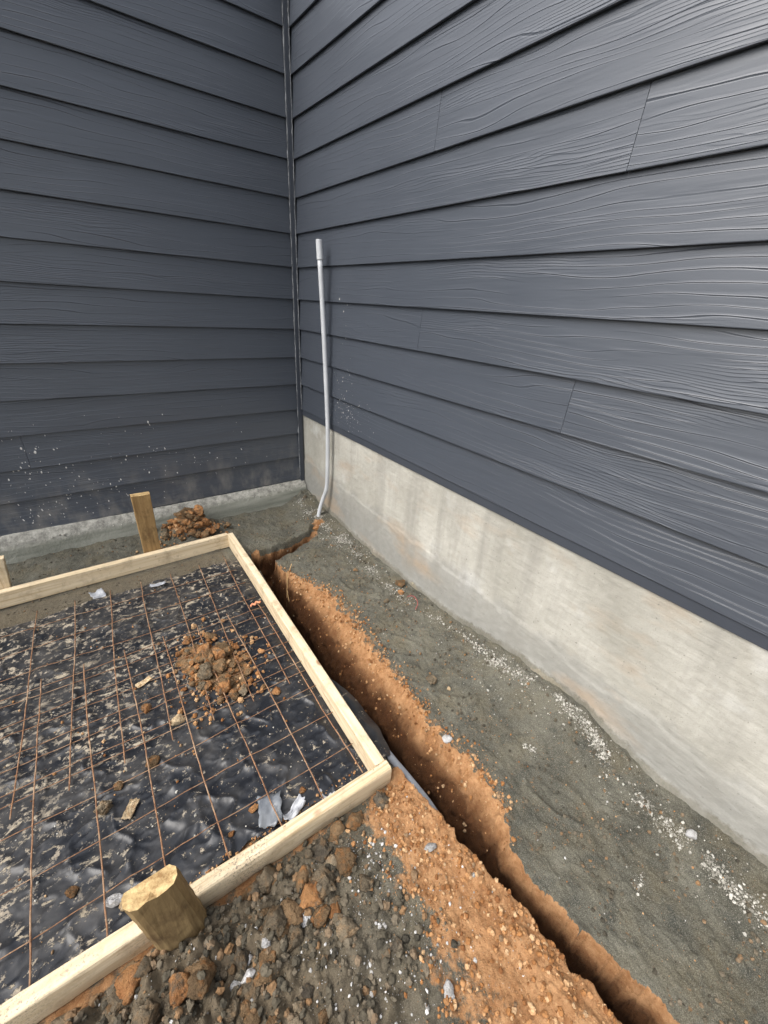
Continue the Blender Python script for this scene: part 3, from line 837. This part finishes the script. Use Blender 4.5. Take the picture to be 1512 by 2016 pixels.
V, F = tube(smooth_path([(-.66, -1.70, -.17), (-.672, -1.95, -.115), (-.692, -2.11, -.068), (-.690, -2.20, -.060), (-.684, -2.32, -.066), (-.690, -2.45, -.09)], 8), .0140, 14)
tag(link('conduit_pipe', mesh_from('conduit_pipe', V, F, [M['pvc_dark']], True), (-.69, -2.2, -.07)), 'blue-grey conduit lying in the trench by the corner of the timber form', 'conduit')

# ------------------------------------------------------------------ lumps
def rock_mesh(name, seed, mat, sub=3, rough=.30, cuts=7, flat=1.0):
    bm = bmesh.new(); bmesh.ops.create_icosphere(bm, subdivisions=sub, radius=1)
    co = np.array([v.co[:] for v in bm.verts])
    rs = np.random.RandomState(seed); off = rs.uniform(0, 50, 3)
    def nz(s): return noise3(co[:, 0] * s + off[0], co[:, 1] * s + off[1], co[:, 2] * s + off[2], seed)
    r = 1 + rough * nz(1.3) + rough * .55 * nz(2.7) + rough * .40 * nz(5.5) + (rough * .30 * nz(11) + rough * .2 * nz(21) if sub > 3 else 0)
    p = co * r[:, None]
    for _ in range(cuts):
        nn = rs.normal(size=3); nn /= np.linalg.norm(nn); dd = rs.uniform(.55, .88)
        e = np.clip(p @ nn - dd, 0, None)
        p -= (e * .97)[:, None] * nn[None]
    if sub > 3: p = p + co * (rough * .16 * nz(7) + rough * .14 * nz(15))[:, None]
    p[:, 2] *= flat
    for v, q in zip(bm.verts, p): v.co = Vector(q)
    me = bpy.data.meshes.new(name); bm.to_mesh(me); bm.free()
    me.polygons.foreach_set('use_smooth', [True] * len(me.polygons)); me.materials.append(mat)
    return me

PROTO = {}
def lump(name, kind, x, y, size, label, cat, group=None, dz=.0, stretch=None, sink=.30, rot=None):
    if kind not in PROTO:
        PROTO[kind] = [rock_mesh(name, 100 + i * 7 + len(PROTO) * 31, M[kind], 4 if i < 4 else 3, .34 if 'clod' in kind else .22, 9 if 'clod' in kind else 10) for i in range(7)]
    me = random.choice(PROTO[kind][:4] if size > .022 else PROTO[kind])
    o = bpy.data.objects.new(name, me); COL.objects.link(o)
    s = stretch or (random.uniform(.85, 1.2), random.uniform(.75, 1.1), random.uniform(.6, .85))
    o.scale = [size * q for q in s]
    o.rotation_euler = rot if rot is not None else (random.uniform(-.3, .3), random.uniform(-.3, .3), random.uniform(0, 6.28))
    o.location = (x, y, float(top_z(x, y)) + o.scale[2] * (1 - sink * 2) + dz)
    return tag(o, label, cat, group)

# heap of clods on the plastic
rr = random.Random(21)
HEAP = 'lumps of clay in the heap on the plastic sheet'
def heap_h(x, y):
    return .060 * math.exp(-(((x + 1.10) / .075) ** 2 + ((y + 1.36) / .135) ** 2))
n = 60
uu, vv = np.meshgrid(np.linspace(-1, 1, n), np.linspace(-1, 1, n))
rad = np.hypot(uu, vv); k = np.maximum(np.abs(uu), np.abs(vv)) / np.maximum(rad, 1e-6); uu, vv = uu * k, vv * k; rad = np.hypot(uu, vv)
hx = -1.105 + .118 * uu * (1 + .2 * fbm(uu, vv, .7, 3, 401)) - .15 * vv * .2; hy = -1.355 + .195 * vv * (1 + .2 * fbm(uu, vv, .7, 3, 403)); hx = hx - .21 * (hy + 1.36)
wa, ra = worley(hx, hy, .045, 405); wb, rb = worley(hx, hy, .02, 407)
hz = (1 - rad ** 2) * .012 + (1 - rad ** 4) * (np.clip(.6 - wa, 0, 1) * (.006 + .026 * ra) + np.clip(.6 - wb, 0, 1) * .014 * rb) - .004
hm = grid_mesh('clay_heap', np.stack([hx, hy, sheet_h(hx, hy) + hz], -1), M['clod_brown'])
tag(link('clay_heap', hm, (-1.1, -1.36, -.045)), 'low mound of crumbled brown clay under the lumps on the black plastic', 'clay heap')
for i in range(78):
    a = rr.uniform(0, 6.28); q = rr.random() ** .6
    x = -1.105 + .125 * q * math.cos(a) + .10 * (rr.random() - .5) * .4; y = -1.355 + .225 * q * math.sin(a)
    x -= .35 * (y + 1.36) * .6
    sz = (.011 + .026 * rr.random() ** 2) * (1.15 - .40 * q)
    kd = rr.choices(['clod_orange', 'clod_brown', 'clod_grey'], [.50, .36, .14])[0]
    o = lump('clay_lump', kd, x, y, sz, None, 'clod', HEAP, dz=.7 * heap_h(x, y) * rr.uniform(.5, 1), sink=.2)
    o['label'] = {'clod_orange': 'orange clay lump in the heap on the black plastic sheet', 'clod_brown': 'brown clay lump in the heap on the black plastic sheet', 'clod_grey': 'greyish soil lump in the heap on the black plastic sheet'}[kd]
# heap behind the far form board
BACK = 'lumps of clay in the heap against the left wall'
for i in range(66):
    x = -.90 + rr.gauss(0, .10); y = -.205 + rr.gauss(0, .060)
    if not (-1.10 < x < -.68 and -.36 < y < -.09): continue
    sz = .012 + .032 * rr.random() ** 1.5
    kd = rr.choices(['clod_orange', 'clod_brown', 'clod_grey'], [.40, .45, .15])[0]
    o = lump('clay_lump', kd, x, y, sz, None, 'clod', BACK, dz=rr.uniform(0, .022), sink=.25)
    o['label'] = {'clod_orange': 'orange clay lump in the heap between the stake and the corner', 'clod_brown': 'brown clay lump in the heap between the stake and the corner', 'clod_grey': 'greyish lump in the heap between the stake and the corner'}[kd]
# single lumps that can be told apart
ONE = [
    ('clay_lump', 'clod_dark', -.826, -2.228, .028, 'dark grey lump right below the form corner by the conduit', 'clod'),
    ('clay_lump', 'clod_brown', -.925, -2.232, .028, 'brown lump with an orange side, second from the form corner along the near board', 'clod'),
    ('clay_lump', 'clod_brown', -.982, -2.222, .021, 'small round brown lump touching the near form board', 'clod'),
    ('clay_lump', 'clod_dark', -1.045, -2.240, .024, 'dark flattened soil lump against the middle of the near form board', 'clod'),
    ('clay_lump', 'clod_grey', -1.080, -2.312, .036, 'large flat grey-brown slab of soil below the near form board', 'clod'),
    ('clay_lump', 'clod_brown', -1.122, -2.272, .024, 'orange-brown lump left of the large soil slab', 'clod'),
    ('clay_lump', 'clod_grey', -1.226, -2.322, .038, 'biggest tan clod between the rounded stake and the soil slab', 'clod'),
    ('clay_lump', 'clod_grey', -1.078, -2.430, .030, 'tan clod half sunk into the grey soil near the white gravel', 'clod'),
    ('clay_lump', 'clod_orange', -1.535, -2.225, .034, 'orange clay lump at the foot of the near form board, left of the rounded stake', 'clod'),
    ('clay_lump', 'clod_brown', -.205, -1.100, .014, 'small brown lump on the grey strip near the far end of the trench', 'clod'),
    ('clay_lump', 'clod_grey', -.385, -1.590, .018, 'grey soil crust lump beside the middle of the clay rim', 'clod'),
    ('clay_lump', 'clod_grey', -.215, -1.430, .017, 'grey soil lump left of the clod at the foundation', 'clod'),
    ('clay_lump', 'clod_brown', -.055, -1.345, .026, 'brown lump resting against the concrete foundation on an orange smear', 'clod'),
    ('clay_lump', 'clod_orange', -.095, -1.405, .022, 'orange smear of clay beside the lump at the foundation', 'clod'),
    ('clay_lump', 'clod_grey', -.373, -1.970, .023, 'lone brown lump on the grey soil strip right of the trench', 'clod'),
    ('clay_lump', 'clod_dark', -.070, -.160, .024, 'brown lump in the mortar mess in the wall corner', 'clod'),
    ('clay_lump', 'clod_orange', -.150, -.490, .026, 'orange clay lump at the foot of the upright conduit, trench side', 'clod'),
    ('clay_lump', 'clod_orange', -.105, -.475, .024, 'orange clay lump at the foot of the upright conduit, wall side', 'clod'),
    ('stone', 'stone', -.780, -2.417, .017, 'pale angular stone lying on the orange spoil beside the trench', 'stone'),
    ('stone', 'stone', -.496, -2.190, .019, 'pale grey stone on the right rim of the trench', 'stone'),
    ('stone', 'stone', -.938, -2.654, .016, 'white stone near the bottom edge on the orange spoil', 'stone'),
    ('stone', 'tan_stone', -.330, -2.030, .011, 'small yellowish stone chip beside the lone brown lump', 'stone'),
    ('stone', 'tan_stone', -1.291, -1.558, .027, 'tan egg-shaped stone lying on the plastic between the wires', 'stone'),
    ('clay_lump', 'clod_orange', -1.375, -1.437, .024, 'orange lump left of the clay heap on the plastic', 'clod'),
    ('clay_lump', 'clod_brown', -1.394, -1.672, .021, 'brown round lump beside the middle wire of the near mesh', 'clod'),
    ('clay_lump', 'clod_orange', -.928, -1.632, .022, 'orange flat lump right of the clay heap near the trench board', 'clod'),
    ('clay_lump', 'clod_brown', -.965, -1.585, .016, 'brown lump just behind the orange flat lump near the trench board', 'clod'),
    ('clay_lump', 'clod_orange', -1.164, -2.008, .014, 'small orange lump beside a wire near the grey film scrap', 'clod'),
    ('clay_lump', 'clod_orange', -1.014, -2.045, .014, 'small orange lump between the grey film and the tape scrap', 'clod'),
    ('clay_lump', 'clod_orange', -1.246, -2.040, .012, 'small orange lump on the last cross wire before the near board', 'clod'),
    ('clay_lump', 'clod_brown', -1.500, -1.700, .014, 'small dark brown lump left of the round lump on the plastic', 'clod'),
    ('clay_lump', 'clod_brown', -1.637, -1.935, .017, 'brown lump at the near left of the plastic sheet', 'clod'),
    ('clay_lump', 'clod_grey', -1.546, -1.752, .026, 'olive-brown flat clod on the plastic near a beige mortar patch', 'clod'),
    ('stone', 'stone', -1.548, -2.023, .020, 'white stone on the plastic beside the rounded stake', 'stone'),
    ('stone', 'tan_stone', -1.520, -2.042, .018, 'grey-tan stone touching the white stone beside the rounded stake', 'stone'),
    ('stone', 'stone', -1.303, -2.335, .016, 'white stone right of the rounded stake in the clods', 'stone'),
    ('stone', 'stone', -1.154, -2.347, .019, 'white angular stone between the two largest clods', 'stone'),
    ('stone', 'stone', -1.308, -2.368, .017, 'white elongated stone below the rounded stake', 'stone'),
    ('stone', 'stone', -1.341, -2.362, .012, 'small white stone left of the elongated one', 'stone'),
    ('stone', 'stone', -1.255, -2.345, .012, 'small white stone under the biggest tan clod', 'stone'),
    ('stone', 'stone', -.097, -2.86, .014, 'round pale pebble in the mortar crumbs at the foundation', 'stone'),
]
for nm, kd, x, y, s, lb, ct in ONE:
    if s: lump(nm, kd, x, y, s, lb, ct, sink=.28)
# broken clods covering the near left corner
LOOSE = 'loose clods in the near left corner'
for i in range(128):
    x = rr.uniform(-1.72, -.98); y = -2.20 - rr.random() ** 1.2 * .36
    if x > -1.0 - .4 * (-2.2 - y) and rr.random() < .6: continue
    if abs(x + 1.42) < .07 and y > -2.27: continue
    if y > -2.185 - .033 * (x + .76) * -1 * 0: continue
    kd = rr.choices(['clod_grey', 'clod_brown', 'clod_dark', 'clod_orange'], [.50, .27, .15, .08])[0]
    sz = .011 + .023 * rr.random() ** 1.5
    o = lump('clay_lump', kd, x, y, sz, None, 'clod', LOOSE, sink=.35)
    o['label'] = {'clod_grey': 'grey-brown loose clod among the broken soil outside the near board', 'clod_brown': 'brown loose clod among the broken soil outside the near board', 'clod_dark': 'dark loose clod among the broken soil outside the near board', 'clod_orange': 'orange loose clod among the broken soil outside the near board'}[kd]

# ------------------------------------------------------------------ crumbs nobody could count
def base_rock(sub, seed):
    bm = bmesh.new(); bmesh.ops.create_icosphere(bm, subdivisions=sub, radius=1)
    V = np.array([v.co[:] for v in bm.verts]); F = np.array([[v.index for v in f.verts] for f in bm.faces]); bm.free()
    rs = np.random.RandomState(seed); V = V * rs.uniform(.72, 1.22, (len(V), 1))
    return V, F
BASES = {s: [base_rock(s, 300 + s * 10 + i) for i in range(5)] for s in (1, 2)}
def crumbs(name, P, size, mat, label, cat, sink=.25):
    rs = np.random.RandomState(len(P)); Vs, Fs, off = [], [], 0
    for (x, y, z), s in zip(P, size):
        V, F = BASES[1 if s < .0042 else 2][rs.randint(5)]
        a, b = rs.uniform(0, 6.28, 2)
        R = np.array(Euler((a, b * .3, b)).to_matrix())
        v = (V * np.array([s * rs.uniform(.8, 1.3), s * rs.uniform(.7, 1.1), s * rs.uniform(.6, .95)])) @ R.T + np.array([x, y, z + s * (1 - 2 * sink)])
        Vs.append(v); Fs.append(F + off); off += len(V)
    V = np.concatenate(Vs); F = np.concatenate(Fs)
    me = bpy.data.meshes.new(name)
    me.vertices.add(len(V)); me.vertices.foreach_set('co', V.reshape(-1).astype(np.float32))
    me.loops.add(F.size); me.loops.foreach_set('vertex_index', F.reshape(-1).astype(np.int32))
    me.polygons.add(len(F)); me.polygons.foreach_set('loop_start', (np.arange(len(F)) * 3).astype(np.int32))
    me.polygons.foreach_set('use_smooth', [False] * len(F))
    me.materials.append(mat); me.update(calc_edges=True)
    return tag(link(name, me), label, cat, kind='stuff')

def sample(n, x0, x1, y0, y1, dens):
    out = np.zeros((0, 2))
    while len(out) < n:
        q = np.stack([RS.uniform(x0, x1, n * 3), RS.uniform(y0, y1, n * 3)], -1)
        out = np.concatenate([out, q[RS.rand(len(q)) < dens(q[:, 0], q[:, 1])]])
    return out[:n]
def with_z(q, f=gz): return np.stack([q[:, 0], q[:, 1], f(q[:, 0], q[:, 1])], -1)
def sizes(n, a, b, p=3): return a + (b - a) * RS.rand(n) ** p

def rim(x, y):  # crumbly band on the sloping right side of the trench
    xr = interp(y, XR); xb = interp(y, XB); n1 = fbm(x, y, .10, 4, 51)
    t = (xr - x) / np.maximum(xr - xb, .02)
    return (np.exp(-((t - .12) / .30) ** 2) * (y > -2.56) * .9 + .12 * ((t > 0) & (t < .9))) * (.5 + .9 * sstep(-.2, .4, n1)) * (xr - xb > .03)
q1 = sample(3400, -.64, -.36, -2.56, -.80, rim)
def spoil_d(x, y):
    n1 = fbm(x, y, .10, 4, 51)
    xo = interp(y, [(-3.2, -1.25), (-2.64, -.98), (-2.54, -.90), (-2.42, -.90), (-2.33, -.93), (-2.25, -.88), (-2.16, -.78)])
    xl = interp(y, XL)
    return sstep(-.12, .10, x - xo + .10 * n1) * (x < xl + .004) * (.25 + .75 * sstep(-.3, .3, fbm(x, y, .05, 3, 55)))
q2 = sample(6500, -1.20, -.60, -3.1, -2.19, spoil_d)
q3 = np.stack([RS.normal(-1.09, .10, 700), RS.normal(-1.38, .13, 700)], -1)
q4 = np.stack([RS.normal(-.90, .11, 320), RS.normal(-.22, .055, 320)], -1); q4 = q4[(q4[:, 1] > -.37) & (q4[:, 1] < -.08)]
q5 = sample(500, -.55, -.05, -3.0, -.6, lambda x, y: .2 + .8 * (fbm(x, y, .12, 3, 57) > .25))
q6 = sample(260, -1.9, -.80, -2.10, -.65, lambda x, y: np.ones_like(x))
q7 = sample(420, -1.5, -.80, -2.14, -2.05, lambda x, y: (y < -2.085) * 1.0)
P = np.concatenate([with_z(q1), with_z(q2), with_z(q3, top_z), with_z(q4), with_z(q5), with_z(q6, top_z), with_z(q7, top_z)])
S = np.concatenate([sizes(len(q1), .0010, .0072, 5), sizes(len(q2), .0009, .0078, 6), sizes(len(q3), .0015, .013, 3), sizes(len(q4), .002, .014, 2), sizes(len(q5), .001, .004, 4), sizes(len(q6), .001, .006, 4), sizes(len(q7), .001, .006, 3)])
crumbs('clay_crumbs', P, S, M['clay_crumb'], 'orange clay crumbs strewn along the trench and over the spoil', 'crumbs')
q1 = sample(3600, -1.75, -.85, -2.62, -2.19, lambda x, y: sstep(-.85, -1.15, x) * .8 + .12)
q2 = sample(4200, -.58, -.02, -3.1, -.35, lambda x, y: (x > interp(y, XR)) * (.15 + .85 * (fbm(x, y, .15, 4, 59) > .2)))
q3 = sample(500, -1.9, -.75, -.40, -.08, lambda x, y: np.ones_like(x))
q4 = sample(420, -1.85, -.78, -.57, -.43, lambda x, y: np.ones_like(x))
P = np.concatenate([with_z(q) for q in (q1, q2, q3, q4)])
S = np.concatenate([sizes(len(q1), .0011, .0125, 4), sizes(len(q2), .0009, .0070, 5), sizes(len(q3), .001, .006, 4), sizes(len(q4), .001, .005, 4)])
crumbs('soil_crumbs', P, S, M['soil_crumb'], 'grey-brown soil crumbs strewn over the silty ground', 'crumbs')
def wg(x, y):
    n = fbm(x, y, .09, 3, 63)
    c1 = np.exp(-(((x + .955) / .07) ** 2 + ((y + 2.355) / .06) ** 2)); c2 = .55 * np.exp(-(((x + 1.0) / .16) ** 2 + ((y + 2.50) / .13) ** 2))
    return np.clip((c1 + c2 + .08) * (.4 + .9 * (n > .05)), 0, 1) * (x < interp(y, XL) - .01)
q1 = sample(820, -1.35, -.66, -2.80, -2.20, wg)
q2 = sample(240, -1.6, -1.05, -2.6, -2.20, lambda x, y: np.ones_like(x) * .8)
q3 = sample(90, -.55, -.15, -3.0, -.8, lambda x, y: (x > interp(y, XR) + .01) * 1.0)
P = np.concatenate([with_z(q) for q in (q1, q2, q3)])
S = np.concatenate([sizes(len(q1), .0009, .0052, 5), sizes(len(q2), .0010, .0055, 5), sizes(len(q3), .0010, .0042, 4)])
crumbs('white_gravel', P, S, M['white_crumb'], 'fine white gravel grains scattered over the near soil', 'gravel')
STRIP = [(-.35, -.10), (-.847, -.083), (-1.073, -.108), (-1.393, -.118), (-1.629, -.075), (-1.863, -.06), (-2.054, -.095), (-2.185, -.05), (-2.371, -.045), (-2.462, -.05), (-2.591, -.085), (-2.705, -.098), (-2.837, -.117), (-2.976, -.137), (-3.2, -.14)]
STRIP = [(a, b) for a, b in STRIP]
def mc(x, y):
    d = (x - interp(y, STRIP)); n = fbm(x, y, .10, 4, 65)
    b = np.exp(-(d / .026) ** 2) * sstep(-.25, .35, n) + .05 * np.exp(-(d / .09) ** 2)
    b = b * (.35 + .65 * sstep(-1.9, -2.05, y) + .5 * sstep(-1.3, -1.0, y))
    for cx, cy, s, w in ((-.10, -2.09, .07, .6), (-.273, -2.39, .022, .9), (-.336, -2.83, .03, .45), (-.12, -.75, .06, .7), (-.06, -.30, .05, .8), (-.16, -2.10, .04, .4)):
        b = b + w * np.exp(-(((x - cx) / s) ** 2 + ((y - cy) / s) ** 2)) * sstep(-.3, .3, n)
    return np.clip(b, 0, 1)
q1 = sample(11500, -.42, -.012, -3.2, -.12, mc)
q2 = sample(420, -1.9, -.03, -.075, -.01, lambda x, y: .25 + .75 * (fbm(x, y, .1, 3, 67) > .1))
q3 = sample(420, -1.95, -.79, -2.09, -.60, lambda x, y: sstep(.05, .35, fbm(x, y, .16, 4, 69)) * (.35 + .65 * sstep(-1.0, -1.4, x)))
z2 = .112 + .016 * sstep(-1.0, -1.9, q2[:, 0]) + .5 * (q2[:, 1] + .02)
P = np.concatenate([with_z(q1), np.stack([q2[:, 0], q2[:, 1], z2], -1), with_z(q3, top_z)])
S = np.concatenate([sizes(len(q1), .0008, .0050, 6), sizes(len(q2), .0012, .0050, 3), sizes(len(q3), .0008, .0050, 4)])
crumbs('mortar_crumbs', P, S, M['mortar_crumb'], 'pale mortar crumbs strewn along the foot of the walls', 'crumbs')

# ------------------------------------------------------------------ scraps
def scrap(name, x, y, w, h, rot, mat, label, cat, curl=.006, seed=0, tilt=(0, 0), dz=.010):
    n = 9; rs = np.random.RandomState(seed)
    u, v = np.meshgrid(np.linspace(-.5, .5, n), np.linspace(-.5, .5, n))
    r = 1 + .20 * fbm(u * 2 + seed, v * 2, .5, 3, seed + 5)
    X, Y = u * w * r, v * h * r
    Z = curl * (fbm(u + seed, v, .5, 2, seed) + .9 * np.abs(u) ** 2 * 4) + X * tilt[0] + Y * tilt[1]
    c, s = math.cos(rot), math.sin(rot)
    z0 = float(top_z(x, y)) + dz
    P = np.stack([x + X * c - Y * s, y + X * s + Y * c, z0 + Z], -1)
    me = grid_mesh(name, P, mat); o = link(name, me, (x, y, z0))
    md = o.modifiers.new('thick', 'SOLIDIFY'); md.thickness = .0008
    return tag(o, label, cat)
scrap('tape_scrap', -1.464, -.552, .060, .055, .3, M['scrap'], 'crumpled pale grey tape scrap at the far edge of the plastic', 'scrap', .010, 1, (0, .35), .014)
scrap('plastic_scrap', -1.190, -.628, .075, .028, -.1, M['scrap'], 'narrow whitish plastic scrap lying near the far form board', 'scrap', .006, 2)
scrap('tape_scrap', -.947, -2.100, .048, .050, -.2, M['scrap'], 'silvery square of tape tucked under the near form board', 'scrap', .003, 3)
scrap('film_scrap', -1.125, -2.045, .070, .095, -.35, M['film'], 'torn grey film flap at the near edge of the plastic', 'scrap', .008, 4)
scrap('film_scrap', -1.060, -2.088, .075, .032, .4, M['scrap'], 'crinkled silvery film beside the near form board', 'scrap', .014, 6)
scrap('mortar_patch', -1.480, -1.800, .058, .030, 1.0, M['tan_stone'], 'beige dried mortar patch in the middle of the near mesh', 'mortar patch', .004, 7)
scrap('mortar_patch', -1.365, -1.300, .060, .024, .35, M['tan_stone'], 'cream mortar patch left of the clay heap on the plastic', 'mortar patch', .004, 8)
V, F = tube(smooth_path([(-.835, -1.078, -.028), (-.822, -1.070, -.024), (-.812, -1.078, -.026), (-.800, -1.066, -.022), (-.788, -1.074, -.026), (-.780, -1.066, -.028)], 6), .0055, 8)
tag(link('plastic_curl', mesh_from('plastic_curl', V, F, [M['peach']], True), (-.80, -1.07, -.03)), 'peach coloured plastic curl next to the trench-side form board', 'scrap')
def ground_path(pts, lift): return smooth_path([(x, y, float(gz(x, y)) + l + lift) for x, y, l in pts], 6)
V, F = tube(ground_path([(-.105, -1.47, .02), (-.085, -1.50, .035), (-.095, -1.545, .022), (-.125, -1.565, .003)], .002), .0016, 6)
tag(link('wire_offcut', mesh_from('wire_offcut', V, F, [M['red']], True), (-.1, -1.52, -.02)), 'thin dark red wire offcut curling out of the grey soil', 'wire')
for pts, lb in (([(-.60, -.965, .004), (-.565, -.925, .014), (-.515, -.885, .030)], 'longer straw stalk sticking up from the clay rim of the trench'), ([(-.585, -.99, .0), (-.575, -.945, .016), (-.555, -.905, .012)], 'shorter straw stalk crossing the longer one on the trench rim')):
    V, F = tube(ground_path(pts, .003), .0022, 6)
    tag(link('straw_stalk', mesh_from('straw_stalk', V, F, [M['straw']], True), (pts[0][0], pts[0][1], -.02)), lb, 'straw', 'straw on the trench rim')

# ------------------------------------------------------------------ light
w = bpy.data.worlds.new('World'); scene.world = w; w.use_nodes = True
nt = w.node_tree; bg = nt.nodes['Background']
sky = nt.nodes.new('ShaderNodeTexSky'); sky.sky_type = 'NISHITA'; sky.sun_disc = False
to_sun = Vector((-.80, .04, 1.0)).normalized()
sky.sun_elevation = math.asin(to_sun.z); sky.sun_rotation = math.atan2(to_sun.x, to_sun.y)
sky.air_density = 1.0; sky.dust_density = 4.0; sky.ozone_density = 1.0
hs = nt.nodes.new('ShaderNodeHueSaturation'); hs.inputs['Saturation'].default_value = .36
nt.links.new(sky.outputs[0], hs.inputs['Color']); 
tc = nt.nodes.new('ShaderNodeTexCoord'); sp = nt.nodes.new('ShaderNodeSeparateXYZ'); nt.links.new(tc.outputs['Generated'], sp.inputs[0])
rp = nt.nodes.new('ShaderNodeValToRGB'); nt.links.new(sp.outputs[2], rp.inputs[0])
for e, (q, c) in zip((rp.color_ramp.elements[0], rp.color_ramp.elements[1], rp.color_ramp.elements.new(.35), rp.color_ramp.elements.new(.15)), ((0, .25), (1, .85), (.32, 1.65), (.13, 1.15))):
    e.position = q; e.color = (c, c, c, 1)
mx = nt.nodes.new('ShaderNodeMix'); mx.data_type = 'RGBA'; mx.blend_type = 'MULTIPLY'; mx.inputs[0].default_value = 1
nt.links.new(hs.outputs[0], mx.inputs[6]); nt.links.new(rp.outputs[0], mx.inputs[7]); nt.links.new(mx.outputs[2], bg.inputs['Color'])
bg.inputs['Strength'].default_value = .15
sl = bpy.data.lights.new('sun', 'SUN'); sl.energy = .55; sl.angle = math.radians(45); sl.color = (1, .965, .91)
so = bpy.data.objects.new('sun', sl); COL.objects.link(so); so.location = to_sun * 8
so.rotation_euler = (-to_sun).to_track_quat('-Z', 'Y').to_euler()

# ------------------------------------------------------------------ camera
cam = bpy.data.cameras.new('camera'); co = bpy.data.objects.new('camera', cam); COL.objects.link(co)
yaw, pitch, roll = .656304149, .465731788, -.0622621214
Fv = Vector((math.sin(yaw) * math.cos(pitch), math.cos(yaw) * math.cos(pitch), -math.sin(pitch)))
Rt = Vector((math.cos(yaw), -math.sin(yaw), 0)); Dn = Fv.cross(Rt)
R2 = math.cos(roll) * Rt + math.sin(roll) * Dn; D2 = -math.sin(roll) * Rt + math.cos(roll) * Dn
mw = Matrix((R2, -D2, -Fv)).transposed().to_4x4(); mw.translation = Vector((-1.33607908, -2.81259891, 1.41287988))
co.matrix_world = mw
cam.sensor_fit = 'HORIZONTAL'; cam.sensor_width = 36; cam.lens = 36 * 813.66045 / 1512
cam.clip_start = .02; cam.clip_end = 300
scene.camera = co

vs = scene.view_settings; vs.view_transform = 'Standard'; vs.look = 'None'; vs.gamma = 1; vs.exposure = 1.76
